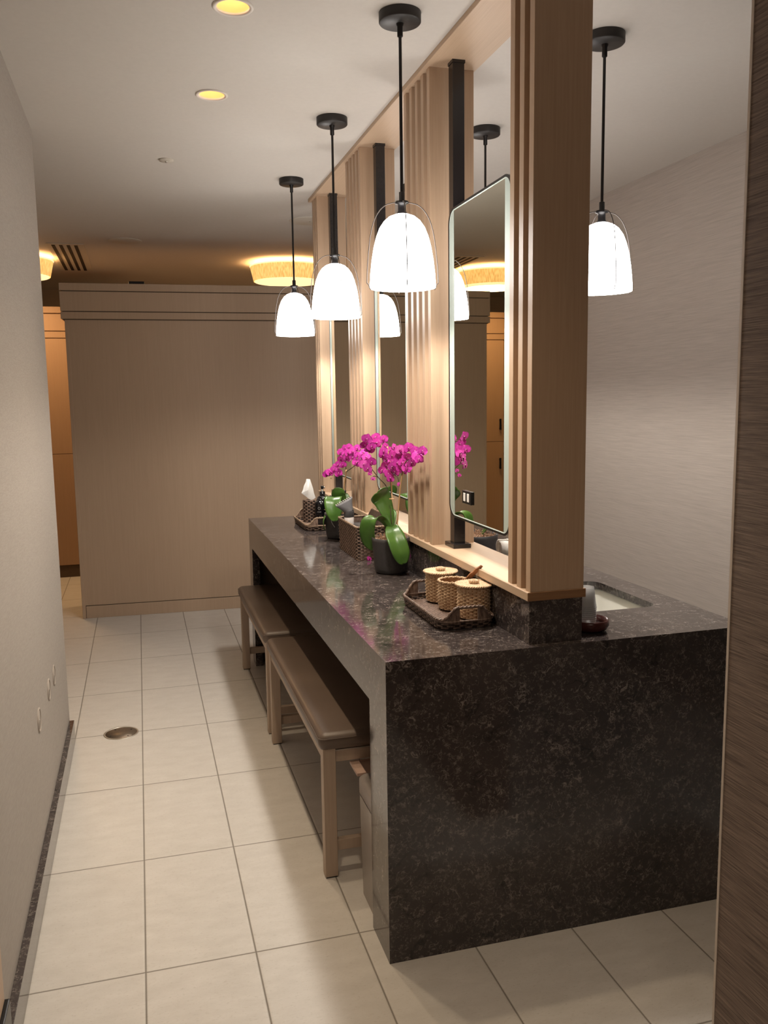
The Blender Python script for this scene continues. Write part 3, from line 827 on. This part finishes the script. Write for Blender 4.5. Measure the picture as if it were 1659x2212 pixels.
def woven_tray(name, x0, x1, y0, y1, rz, label, mat, rimmat, hgt=.030, seed=1):
    cx, cy = (x0+x1)/2, (y0+y1)/2; hx, hy = (x1-x0)/2, (y1-y0)/2
    t = thing(name, label, 'tray', (cx, cy, .860), rz)
    base = rrect(-hx, hx, -hy, hy, .045, 8)
    def pa(v, n):
        k = .965+.035*v
        return [(p*k, nn) for p, nn in resample(base, n)]
    bm = B(); weave_wall(bm, pa, 4, hgt, 56, .0022, zf=lambda s, v: .002+v*hgt, seed=seed, jit=.0003, shade_mi=1)
    link_mesh('side', bm, [mat, 'slot_weave_shade'], t)
    # woven floor as a fine grid of over/under bumps
    bm = B(); nx, ny = 56, 100; grid = []
    for j in range(ny+1):
        row = []
        for i in range(nx+1):
            x = -hx*.95+2*hx*.95*i/nx; y = -hy*.95+2*hy*.95*j/ny
            cxr = max(0, abs(x)-(hx*.95-.04)); cyr = max(0, abs(y)-(hy*.95-.04))
            if cxr and cyr and math.hypot(cxr, cyr) > .04:
                s_ = .04/math.hypot(cxr, cyr); x = math.copysign((hx*.95-.04)+cxr*s_, x); y = math.copysign((hy*.95-.04)+cyr*s_, y)
            z = .0078+.0022*math.sin(PI*i/2+.7)*math.cos(PI*j/2+.7)
            row.append(bm.verts.new((x, y, z)))
        grid.append(row)
    for j in range(ny):
        for i in range(nx): bm.faces.new((grid[j][i], grid[j][i+1], grid[j+1][i+1], grid[j+1][i])).smooth = True
    link_mesh('base', bm, mat, t)
    def rimz(p):
        # end handles arch up over cut-outs
        if abs(p.y) < hy-.001 and abs(p.y) < hy*.995 and abs(p.x) > hx-.03 and False: return hgt
        a = max(0, min(1, (abs(p.y)-(hy-.050))/.042)); b = max(0, min(1, (hx-.010-abs(p.x))/.045))
        return hgt+.004+.038*(a*a*(3-2*a))*(b*b*(3-2*b))
    rp_ = resample(base, 200)
    pts = [(p.x, p.y, rimz(p)) for p, _ in rp_]
    bm = B(); tube(bm, pts, .0042, 8, closed=True)
    braid_ring(bm, [(p[0], p[1], p[2]+.001) for p in pts], .0022, .0034, 42)
    link_mesh('rim', bm, rimmat, t)
    for s in (-1, 1):
        for k in (-1, 1):
            bm = B()
            # woven cheeks that carry the handle beside the cut-out
            x_a, x_b = (k*(hx-.062), k*(hx-.014))
            vs0 = []; m_ = 9
            for a in range(m_):
                xx = x_a+(x_b-x_a)*a/(m_-1)
                zz = rimz(Vector((xx, s*hy)))
                col = []
                for b_ in range(9):
                    yy = s*(hy-.0005)+.0012*math.sin(a*PI/1.0+b_*PI)*1.0
                    if abs(xx) > hx-.045: yy -= s*(.045-math.sqrt(max(0, .045**2-(abs(xx)-(hx-.045))**2)))
                    col.append(bm.verts.new((xx, yy, hgt*.8+(zz-hgt*.8)*b_/8)))
                vs0.append(col)
            for a in range(m_-1):
                for b_ in range(8): bm.faces.new((vs0[a][b_], vs0[a+1][b_], vs0[a+1][b_+1], vs0[a][b_+1]))
            h = link_mesh('handle_cheek', bm, mat, t)
            so = h.modifiers.new('s', 'SOLIDIFY'); so.thickness = .004; so.offset = 0
    bm = B(); tube(bm, [(p[0], p[1], hgt) for p in pts], .0034, 8, closed=True)
    link_mesh('lower_rim', bm, rimmat, t)
    return t
woven_tray('rattan_tray', .826, 1.008, 2.335, 2.735, 0, 'dark rattan tray with arched handles holding the three straw canisters', 'rattan', 'rattan', .026, 4)
woven_tray('rattan_tray', .818, 1.000, 4.40, 4.80, 0, 'light rimmed rattan tray at the far end holding tissues and black bottles', 'rattan_b', 'rattan_rim', .026, 5)

# rectangular basket with dryer
t = thing('woven_basket', 'rectangular brown rattan basket between the two orchid pots', 'basket', (.938, 3.685, .860))
hx, hy, hh = .070, .178, .140
base = rrect(-hx, hx, -hy, hy, .014, 4)
def pa(v, n): return [(p*(.95+.05*v), nn) for p, nn in resample(base, n)]
def bz(s, v):
    return v*hh
bm = B(); weave_wall(bm, pa, 19, hh, 64, .0024, zf=bz, seed=9, jit=.0003, shade_mi=1)
link_mesh('body', bm, ['rattan_b', 'slot_weave_shade'], t)
bm = B(); box(bm, -hx*.94, hx*.94, -hy*.95, hy*.95, 0, .004)
link_mesh('base', bm, 'rattan_b', t)
bm = B()
rI = [[bm.verts.new((p[0]*k, p[1]*k2, z)) for p in base] for k, k2, z in ((.90, .96, .005), (.95, .985, hh-.002))]
for i in range(len(base)): bm.faces.new((rI[0][i], rI[0][(i+1) % len(base)], rI[1][(i+1) % len(base)], rI[1][i]))
link_mesh('lining', bm, 'rattan', t)
rp_ = resample(base, 140)
def rz_(p):
    # back long side rises towards the screen
    return hh+.003
bm = B(); tube(bm, [(p.x, p.y, rz_(p)) for p, _ in rp_], .0042, 8, closed=True)
braid_ring(bm, [(p.x, p.y, rz_(p)+.001) for p, _ in rp_], .0020, .0034, 34)
link_mesh('rim', bm, 'rattan_rim', t)
# arched back carrying handle along the wall side
bm = B(); n = 26; g = []
for i in range(n+1):
    y = -hy+2*hy*i/n; e = max(0, min(1, (hy-abs(y))/.11)); zz = hh+.046*(e*e*(3-2*e))
    g.append([bm.verts.new((hx-.001+.0014*math.sin(i*PI+b*PI), y, hh*.9+(zz-hh*.9)*b/6)) for b in range(7)])
for i in range(n):
    for b in range(6): bm.faces.new((g[i][b], g[i+1][b], g[i+1][b+1], g[i][b+1]))
bk = link_mesh('raised_back', bm, 'rattan', t); so = bk.modifiers.new('s', 'SOLIDIFY'); so.thickness = .004
pts = []
for i in range(61):
    y = -hy+2*hy*i/60; e = max(0, min(1, (hy-abs(y))/.11)); pts.append((hx, y, hh+.048*(e*e*(3-2*e))))
link_mesh('back_rim', tube(B(), pts, .0045, 8), 'rattan_rim', t)

# hair dryer standing in the basket
t = thing('hair_dryer', 'light grey hair dryer with a flared dark grey comb nozzle upright in the basket', 'hair dryer', (.896, 3.760, .905))
bm = lathe(B(), [(.020, 0), (.0215, .05), (.0225, .12)], 32, cap0=True, cap1=True)
link_mesh('barrel', bm, 'dry_l', t, True)
link_mesh('collar', lathe(B(), [(.0228, .112), (.0235, .118), (.0235, .138), (.0215, .142)], 32), 'dry_d', t)
# flared nozzle, tilted to the left
bm = B(); rings = []
tilt = Matrix.Rotation(math.radians(-27), 3, 'Y')
for k in range(9):
    s_ = k/8; w_ = .022+.022*s_**1.4; dd = .022-.012*s_; z = .138+.050*s_; ring = []
    for i in range(32):
        a = 2*PI*i/32; cx_ = math.copysign(abs(math.cos(a))**(1-.45*s_), math.cos(a)); sy_ = math.copysign(abs(math.sin(a))**(1-.45*s_), math.sin(a))
        pv = tilt @ Vector((w_*cx_, dd*sy_, z-.138)); ring.append(bm.verts.new((pv.x, pv.y, pv.z+.138)))
    rings.append(ring)
for a, b in zip(rings[:-1], rings[1:]):
    for i in range(32): bm.faces.new((a[i], a[(i+1) % 32], b[(i+1) % 32], b[i])).smooth = True
bm.faces.new(rings[-1])
nz = link_mesh('nozzle', bm, 'dry_g', t)
bm = B()
for i in range(9):
    x = -.041+i*.0095; box(bm, x, x+.0045, -.006, .006, .048, .056)
for v_ in bm.verts:
    v_.co = tilt @ v_.co + Vector((0, 0, .138))
link_mesh('comb_teeth', bm, 'dry_l', nz)
t = thing('dark_case', 'dark folded case with a pale edge lying in the basket behind the dryer', 'case', (.945, 3.70, .870))
bm = bx(-.040, .045, -.11, .10, 0, .115, bevel=.006)
link_mesh('case', bm, 'pot', t)
link_mesh('edge_strip', bx(-.040, .045, -.111, -.109, .108, .112), 'steel', t)

# ------------------------------------------------------------------ far tray: tissues and bottles
t = thing('tissue_holder', 'round woven tissue holder with a white tissue pulled up', 'tissue holder', (.898, 4.705, .871))
bm = B(); weave_wall(bm, circle_path(lambda v: .0385), 13, .120, 16, .0024, jit=.0002, seed=6, shade_mi=1)
lathe(bm, [(.037, .12), (.020, .121)], 40)
link_mesh('body', bm, ['rattan_b', 'slot_weave_shade'], t)
bm = B()
pp = [(-.006, 0, .115), (.010, .004, .115)]
prof = [(-.004, .020, .118), (-.030, .044, .166), (-.012, .012, .236)]
V = lambda *p: bm.verts.new(p)
v = [V(.010, -.010, .118), V(.030, -.014, .132), V(.004, -.006, .236), V(-.016, -.002, .238), V(-.046, -.004, .160), V(-.010, -.016, .128),
     V(-.012, -.022, .178), V(.010, .010, .118), V(.000, .012, .190)]
for q in ((0, 1, 2, 6), (6, 2, 3), (0, 6, 5), (5, 6, 4), (6, 3, 4), (7, 8, 2, 1), (8, 3, 2), (8, 4, 3), (7, 4, 8), (0, 5, 7), (0, 7, 1), (5, 4, 7)):
    bm.faces.new([v[i] for i in q])
bmesh.ops.subdivide_edges(bm, edges=bm.edges[:], cuts=3, use_grid_fill=True)
for vv in bm.verts: vv.co += Vector((math.sin(vv.co.z*150)*.0012, math.cos(vv.co.x*190)*.0012, 0))
ts = link_mesh('tissue', bm, 'tissue', t)
def bottle(x, y, rz, label, pump=True, tall=False, h=.130):
    t = thing('lotion_bottle', label, 'bottle', (x, y, .871), rz, 'black lotion bottles on the far tray')
    link_mesh('body', lathe(B(), [(.0005, 0), (.030, 0), (.0325, .004), (.0325, h-.024), (.031, h-.012), (.024, h-.003), (.014, h), (.012, h+.004)], 36), 'plastic_blk', t)
    if tall:
        link_mesh('collar', lathe(B(), [(.0150, h+.002), (.0155, h+.024), (.006, h+.027)], 24), 'plastic_blk', t)
        link_mesh('neck', lathe(B(), [(.0045, h+.025), (.0045, h+.040)], 16), 'white_pl', t)
        bm = lathe(B(), [(.006, h+.038), (.009, h+.043), (.009, h+.055), (.002, h+.057)], 20)
        box(bm, -.003, .003, -.030, 0, h+.045, h+.053, bevel=.001, seg=1)
        link_mesh('pump_head', bm, 'plastic_blk', t)
    else:
        link_mesh('collar', lathe(B(), [(.014, h+.001), (.0145, h+.008), (.007, h+.010)], 24), 'plastic_blk', t)
        bm = lathe(B(), [(.0065, h+.008), (.008, h+.014), (.008, h+.024), (.002, h+.025)], 20)
        link_mesh('cap', bm, 'plastic_blk', t)
    # printed ring emblem and small line of print, slightly proud of the label side
    a0 = math.radians(-118); bm = B()
    def surf(a, z): return (.0328*math.cos(a), .0328*math.sin(a), z)
    def ribbon(pts_, w_):
        prev = None
        for i in range(len(pts_)-1):
            a, z = pts_[i]; b, z2 = pts_[i+1]; da, dz = (b-a)*.0328, z2-z; l_ = math.hypot(da, dz) or 1; na, nz_ = -dz/l_*w_/.0328, da/l_*w_
            bm.faces.new([bm.verts.new(surf(*q)) for q in ((a-na, z-nz_), (b-na, z2-nz_), (b+na, z2+nz_), (a+na, z+nz_))])
    ribbon([(a0+.20*math.cos(k*PI/10), .088+.0068*math.sin(k*PI/10)) for k in range(21)], .0009)
    ribbon([(a0-.34, .068), (a0-.1, .0685), (a0+.1, .068), (a0+.34, .0683)], .0008)
    link_mesh('printed_mark', bm, 'mark', t)
    return t
bottle(.935, 4.585, 0, 'black lotion bottle with a small cap standing in front on the far tray', h=.128)
bottle(.965, 4.680, .2, 'tallest black pump bottle with a white neck on the far tray', tall=True, h=.142)
bottle(.975, 4.500, .4, 'black lotion bottle partly behind the far orchid leaf', h=.138)

# ------------------------------------------------------------------ orchids
def pot(x, y, label, rt=.0755, rb=.066, h=.142):
    t = thing('orchid_plant', label, 'orchid', (x, y, .860))
    link_mesh('pot', lathe(B(), [(.0005, 0), (rb*.82, 0), (rb*.95, .007), (rb, .022), (rt*.985, h*.9), (rt, h), (rt-.006, h), (rt-.008, h-.022), (.001, h-.024)], 56), 'pot', t)
    bm = B(); rnd = random.Random(int(x*1000+y*10))
    n, m = 36, 9; rings = []
    for k in range(m):
        rr = (rt-.009)*k/(m-1)+.0005
        rings.append([bm.verts.new((rr*math.cos(2*PI*i/n), rr*math.sin(2*PI*i/n), h-.018+.020*math.cos(rr/rt*1.3)+rnd.uniform(-.004, .004))) for i in range(n)])
    for a, b in zip(rings[:-1], rings[1:]):
        for i in range(n): bm.faces.new((a[i], a[(i+1) % n], b[(i+1) % n], b[i]))
    for k in range(170):
        a, rr = rnd.uniform(0, 2*PI), (rt-.010)*math.sqrt(rnd.random()); p = Vector((rr*math.cos(a), rr*math.sin(a), h+rnd.uniform(-.006, .004)))
        pts = [p]; dv = Vector((rnd.uniform(-1, 1), rnd.uniform(-1, 1), rnd.uniform(-.1, .9))).normalized()
        for s_ in range(4):
            pts.append(pts[-1]+dv*.0055); dv = (dv+Vector((rnd.uniform(-1, 1), rnd.uniform(-1, 1), rnd.uniform(-.9, .4)))*.8).normalized()
        tube(bm, pts, .0009, 4)
    mo = link_mesh('moss', bm, 'moss', t); tag(mo, kind='stuff')
    return t
def leaf(parent, pts, w, fold=.25, side=(1, 0, 0), name='leaf', late=0):
    c = catmull(pts, 8); N = len(c); org = Vector(parent.location); bm = B(); rows = []
    side = Vector(side).normalized(); prev = None
    for i, p in enumerate(c):
        s_ = i/(N-1); tg = (c[min(i+1, N-1)]-c[max(i-1, 0)]).normalized()
        sd = (side-tg*side.dot(tg)).normalized(); nn = tg.cross(sd)
        if prev and nn.dot(prev) < 0: nn = -nn
        prev = nn
        pk = .68+.14*late; ww = w*(.22+.78*min(1, s_/(.5+.2*late))**.85)*(1 if s_ < pk else math.sqrt(max(0, 1-((s_-pk)/(1.005-pk))**2)))+.0006
        wav = .0022*math.sin(s_*13)
        row = []
        for k in range(9):
            q = (k-4)/4.0
            off = nn*(fold*ww*(abs(q)**1.3)*.6 - (.0016 if abs(q) < .01 else 0)+wav*abs(q))
            row.append(bm.verts.new(p+sd*ww*q+off-org))
        rows.append(row)
    for a, b in zip(rows[:-1], rows[1:]):
        for k in range(8):
            bm.faces.new((a[k], a[k+1], b[k+1], b[k])).smooth = True
    o = link_mesh(name, bm, ['leaf', 'leaf_back'], parent)
    so = o.modifiers.new('s', 'SOLIDIFY'); so.thickness = .0022; so.offset = 0; so.material_offset = 0
    return o
def flower_mesh():
    bm = B()
    def petal(ang, ln, wd, curl, mi=0, z0=0, tipw=1.0):
        n, m = 12, 6; g = []
        for i in range(n+1):
            s_ = i/n; ww = wd*.5*max(.0, math.sin(PI*min(1, (.06+.94*s_))**.9))**.62+.0003
            row = []
            for k in range(m+1):
                q = (k-m/2)/(m/2); x = ln*s_; y = ww*q; z = z0+curl*s_*s_*ln+.10*ww*abs(q)+.0006*math.sin(5*s_+3*q)
                ca, sa = math.cos(ang), math.sin(ang); row.append(bm.verts.new((x*ca-y*sa, x*sa+y*ca, z)))
            g.append(row)
        for a, b in zip(g[:-1], g[1:]):
            for k in range(m):
                q_ = bm.faces.new((a[k], a[k+1], b[k+1], b[k])); q_.material_index = mi; q_.smooth = True
    R = .0205
    petal(PI/2, R*1.0, R*.95, -.12)
    petal(math.radians(215), R*.98, R*.90, -.15); petal(math.radians(325), R*.98, R*.90, -.15)
    petal(math.radians(12), R*1.05, R*1.42, .08, 0, .0012); petal(math.radians(168), R*1.05, R*1.42, .08, 0, .0012)
    petal(math.radians(270), R*.50, R*.36, .55, 1, .0028); petal(math.radians(225), R*.32, R*.28, 1.0, 1, .0028); petal(math.radians(315), R*.32, R*.28, 1.0, 1, .0028)
    lathe(bm, [(.0016, .001), (.0018, .003), (.0011, .0048), (.0003, .005)], 10, (0, .0012), mi=2)
    me = bpy.data.meshes.new('flower'); bm.to_mesh(me); bm.free()
    for x in ('petal', 'petal_d', 'petal_w'): me.materials.append(M[x])
    return me
FM = flower_mesh()
def flower(parent, p, face, roll_, s_=1.0):
    o = bpy.data.objects.new('flower', FM); COL.objects.link(o); o.parent = parent
    f_ = Vector(face).normalized(); q = f_.to_track_quat('Z', 'Y')
    o.rotation_mode = 'QUATERNION'
    up = q @ Vector((0, 1, 0)); 
    # turn so the top tepal points up, then add the roll
    z = Vector((0, 0, 1)); zp = (z-f_*z.dot(f_)).normalized()
    ang = math.atan2(up.cross(zp).dot(f_), up.dot(zp))
    from mathutils import Quaternion
    o.rotation_quaternion = Quaternion(f_, ang+roll_) @ q
    o.location = Vector(p)-Vector(parent.location); o.scale = (s_, s_, s_)
    return o
def path(parent, pts, rad, mat, name):
    c = [p-Vector(parent.location) for p in catmull(pts, 6)]
    return link_mesh(name, tube(B(), c, rad, 8), mat, parent)

F1 = [[0.976, 3.21, 1.347], [0.975, 3.103, 1.36], [0.975, 3.024, 1.353], [0.976, 3.23, 1.317], [0.975, 3.128, 1.323], [0.976, 3.18, 1.298], [0.975, 3.07, 1.306], [0.975, 2.997, 1.336], [0.975, 2.937, 1.358], [0.975, 2.97, 1.326], [0.975, 3.124, 1.281], [0.86, 3.277, 1.39], [0.86, 3.315, 1.364], [0.878, 3.278, 1.36], [0.906, 3.294, 1.372], [0.919, 3.244, 1.388], [0.873, 3.293, 1.349], [0.907, 3.318, 1.393], [0.927, 3.282, 1.323], [0.948, 3.305, 1.305], [0.966, 3.297, 1.32], [0.914, 3.235, 1.342], [0.929, 3.307, 1.262], [0.947, 3.289, 1.248], [0.958, 3.26, 1.278], [0.968, 3.232, 1.295], [0.975, 3.202, 1.275], [0.951, 3.277, 1.231], [0.976, 3.289, 1.254], [0.948, 3.319, 1.278], [0.885, 3.302, 1.297], [0.857, 3.323, 1.286], [0.86, 3.269, 1.274], [0.878, 3.311, 1.249], [0.881, 3.274, 1.232], [0.976, 3.235, 1.21]]
F2 = [[0.96, 4.088, 1.309], [0.955, 4.01, 1.291], [0.924, 4.014, 1.294], [0.97, 3.967, 1.298], [0.97, 3.876, 1.32], [0.97, 3.861, 1.287], [0.97, 3.969, 1.271], [0.957, 4.03, 1.263], [0.93, 4.051, 1.259], [0.915, 4.039, 1.235], [0.893, 4.035, 1.212], [0.875, 4.059, 1.195], [0.921, 4.058, 1.191], [0.915, 4.09, 1.22], [0.863, 4.068, 1.188], [0.951, 4.093, 1.228], [0.97, 3.748, 1.306], [0.97, 3.818, 1.272], [0.97, 4.041, 1.316], [0.97, 3.899, 1.25], [0.97, 3.709, 1.287]]
small1 = {33, 34, 35}
o1 = pot(.938, 3.232, 'magenta orchid in a charcoal pot, the nearer one, beside the straw canister tray')
leaf(o1, [[0.945, 3.25, 1.02], [0.946, 3.277, 1.07], [0.937, 3.293, 1.115], [0.923, 3.299, 1.155], [0.892, 3.26, 1.177]], .043, .22, (1, .3, .35), late=1)
leaf(o1, [[0.945, 3.25, 1.02], [0.919, 3.254, 1.062], [0.885, 3.249, 1.079], [0.857, 3.252, 1.061], [0.851, 3.261, 1.023], [0.861, 3.271, 0.979], [0.882, 3.271, 0.948]], .031, .2, (.8, -.6, .15))
leaf(o1, [[.945, 3.25, 1.03], [.938, 3.21, 1.045], [.930, 3.165, 1.035], [.932, 3.13, 1.000], [.945, 3.115, .955], [.956, 3.12, .912]], .036, .35, (1, 0, .15))
leaf(o1, [[.955, 3.27, 1.01], [.965, 3.31, 1.06], [.968, 3.35, 1.09], [.962, 3.39, 1.085]], .024, .2, (1, -.3, .2))
path(o1, [[0.958, 3.27, 0.99], [0.978, 3.352, 1.23], [0.967, 3.362, 1.353]], .0030, 'bamboo', 'stake')
path(o1, [[.966, 3.25, .99], [.972, 3.20, 1.208], [.974, 3.135, 1.31]], .0030, 'bamboo', 'stake')
for pts in ([[0.959, 3.26, 1.01], [0.968, 3.318, 1.139], [0.969, 3.351, 1.268], [0.931, 3.31, 1.344], [0.899, 3.29, 1.371], [0.861, 3.29, 1.37]],
            [[.963, 3.26, 1.01], [.974, 3.233, 1.129], [.974, 3.2, 1.225], [.965, 3.12, 1.300], [.975, 3.04, 1.330], [.977, 2.945, 1.350]],
            [[0.951, 3.26, 1.05], [0.959, 3.332, 1.176], [0.911, 3.31, 1.235], [0.875, 3.29, 1.276], [0.856, 3.29, 1.289]],
            [[0.978, 3.226, 1.198], [0.978, 3.263, 1.237], [0.966, 3.29, 1.25], [0.951, 3.3, 1.273]],
            [[0.911, 3.31, 1.235], [0.892, 3.3, 1.24], [0.876, 3.29, 1.231]]):
    path(o1, pts, .0016, 'stem', 'flower_stem')
tie = [(.954+.009*math.cos(a), 3.265+.009*math.sin(a), 1.150) for a in [k*PI/8 for k in range(16)]]
link_mesh('tie', tube(B(), [Vector(p)-Vector(o1.location) for p in tie], .0016, 6, closed=True), 'bamboo', o1)
rnd = random.Random(5)
CAMP = Vector((0, 0, CAM_H))
def petals(parent, pts, small=(), base=1.0):
    for i, p in enumerate(pts):
        fdir = (CAMP-Vector(p)).normalized()+Vector((rnd.uniform(-.75, .55), rnd.uniform(-.3, .5), rnd.uniform(-.35, .35)))
        s_ = base*(.45 if i in small else rnd.uniform(.92, 1.12))
        flower(parent, p, fdir, rnd.uniform(-.4, .4), s_)
petals(o1, F1, small1)

o2 = pot(.930, 4.14, 'magenta orchid in a charcoal pot, the farther one, left of the rattan basket', .067, .060, .128)
leaf(o2, [[.932, 4.13, .975], [.922, 4.10, 1.030], [.905, 4.06, 1.070], [.885, 4.02, 1.078], [.872, 3.985, 1.058], [.872, 3.965, 1.010], [.876, 3.965, .970]], .040, .18, (1, -.35, 0))
leaf(o2, [[.935, 4.13, .975], [.940, 4.12, 1.029], [.926, 4.10, 1.080], [.935, 4.09, 1.115]], .034, .25, (1, -.2, 0))
leaf(o2, [[.940, 4.13, .975], [.962, 4.12, 1.028], [.973, 4.14, 1.083]], .022, .25, (1, -.4, 0))
leaf(o2, [[.925, 4.15, .975], [.880, 4.16, .985], [.856, 4.14, .955], [.856, 4.12, .905]], .020, .25, (.2, 1, 0))
path(o2, [[.944, 4.15, .96], [.968, 4.15, 1.117], [.973, 4.12, 1.20]], .0032, 'bamboo', 'stake')
for pts in ([[.951, 4.15, .96], [.973, 4.149, 1.094], [.973, 4.129, 1.211], [.962, 4.1, 1.27], [.966, 4.053, 1.306]],
            [[.973, 4.13, 1.188], [.972, 3.919, 1.240], [.972, 3.743, 1.302]],
            [[.973, 4.128, 1.222], [.938, 4.1, 1.237], [.887, 4.08, 1.2], [.855, 4.05, 1.185]]):
    path(o2, pts, .0018, 'stem', 'flower_stem')
for p in ([.880, 4.05, 1.168], [.972, 4.13, 1.19]):
    link_mesh('bud', lathe(B(), [(.0003, -.004), (.003, -.002), (.0042, .001), (.003, .004), (.0003, .005)], 12), 'bud', o2).location = Vector(p)-Vector(o2.location)
petals(o2, F2, (), .98)
# aerial root hanging over the far pot
path(o2, [[.885, 4.095, .985], [.880, 4.075, .965], [.885, 4.07, .945], [.897, 4.068, .925]], .0011, 'mark', 'aerial_root')

fp = bpy.data.objects.new('fallen_flower', FM); COL.objects.link(fp); fp.location = (.918, 3.500, .868); fp.rotation_euler = (1.1, .3, .4); fp.scale = (.62, .62, .62)
tag(fp, 'single fallen magenta blossom on the counter at the corner of the basket', 'flower')

# ------------------------------------------------------------------ sink side of the screen
o3 = pot(1.302, 3.230, 'leafy plant in a dark bowl planter seen under the near mirror', .088, .076, .134)
leaf(o3, [[1.28, 3.24, .97], [1.272, 3.26, 1.03], [1.265, 3.30, 1.08], [1.270, 3.35, 1.10]], .026, .25, (1, .2, 0))
leaf(o3, [[1.31, 3.22, .97], [1.34, 3.20, 1.03], [1.38, 3.19, 1.06]], .024, .25, (.2, 1, 0))
o4 = pot(1.33, 3.98, 'green leafed orchid on the sink side seen through the middle opening', .080, .068, .142)
leaf(o4, [[1.33, 3.97, .99], [1.30, 3.92, 1.05], [1.255, 3.87, 1.09], [1.225, 3.83, 1.06], [1.215, 3.81, 1.00]], .038, .2, (1, -.4, 0))
leaf(o4, [[1.33, 3.97, .99], [1.345, 3.93, 1.08], [1.35, 3.90, 1.16]], .034, .2, (1, -.2, 0))
def towel(x, y, z, rz, label, rad=.032, ln=.20):
    t = thing('rolled_towel', label, 'towel', (x, y, z), rz, 'rolled white towels beside the sink')
    bm = B(); n = 96; prev = None; pr = []
    for i in range(n+1):
        a = i*2*PI*3.2/n; rr = rad*(.22+.78*i/n); pr.append((rr*math.cos(a), rr*math.sin(a)))
    for i in range(n+1):
        ring = [bm.verts.new((-ln/2+ln*k/10, pr[i][0], pr[i][1]+.0006*math.sin(k*3+i))) for k in range(11)]
        if prev:
            for k in range(10): bm.faces.new((prev[k], prev[k+1], ring[k+1], ring[k])).smooth = True
        prev = ring
    o = link_mesh('roll', bm, 'towel', t); so = o.modifiers.new('s', 'SOLIDIFY'); so.thickness = .0052; so.offset = -1
    for k in range(3):
        rr = rad+.001
        pts = [(-ln/2+.035+k*.012, rr*math.cos(a), rr*math.sin(a)) for a in [j*PI/18 for j in range(36)]]
        link_mesh('woven_stripe', tube(B(), pts, .0010, 5, closed=True), 'towel', o)
t = thing('towel_basket', 'low dark woven basket under the rolled towels on the sink side', 'basket', (1.425, 2.965, .860))
bm = B(); weave_wall(bm, lambda v, n: [(p*(.95+.05*v), nn) for p, nn in resample(rrect(-.12, .12, -.10, .10, .02, 4), n)], 9, .066, 40, .0015, seed=21)
box(bm, -.11, .11, -.09, .09, 0, .034)
link_mesh('body', bm, 'rattan', t)
towel(1.415, 3.005, .928, 0, 'rolled white towel at the back of the towel basket')
towel(1.415, 2.925, .928, 0, 'rolled white towel at the front of the towel basket')
towel(1.388, 2.966, .981, 0, 'topmost rolled white towel, seen under the near mirror')
towel(1.30, 4.92, .893, .4, 'rolled white towel glimpsed through the farthest opening')

# cups in a wooden bowl beside the plinth
BX, BY = 1.252, 2.218
t = thing('wooden_bowl', 'small dark red wooden bowl at the counter end beside the plinth', 'bowl', (BX, BY, .860))
link_mesh('bowl', lathe(B(), [(.0005, 0), (.036, 0), (.050, .006), (.057, .018), (.0565, .034), (.0535, .035), (.052, .019), (.040, .009), (.0005, .006)], 56), 'redwood', t)
cup = lathe(B(), [(.0005, .0), (.0230, .0), (.0240, .004), (.0295, .052), (.0310, .053), (.0310, .0555), (.0285, .0545)], 40)
cm = link_mesh('plastic_cup', cup, 'cup')
for v_ in (0,):
    cm.rotation_euler = (PI, 0, 0)
ords = ['bottom', 'second from the bottom', 'third from the bottom', 'fourth from the bottom', 'fifth from the bottom', 'middle', 'sixth from the top',
        'fifth from the top', 'fourth from the top', 'third from the top', 'second from the top', 'topmost']
for i in range(12):
    o = cm if i == 0 else cm.copy()
    if i: COL.objects.link(o)
    o.location = (BX-.010+.0006*math.sin(i*2.1), BY+.004+.0006*math.cos(i*1.7), .866+.0560+i*.0062); o.rotation_euler = (PI, 0, .2*i)
    tag(o, 'clear plastic cup, ' + ords[i] + ', stacked in the red bowl', 'cup', 'nested clear plastic cups')
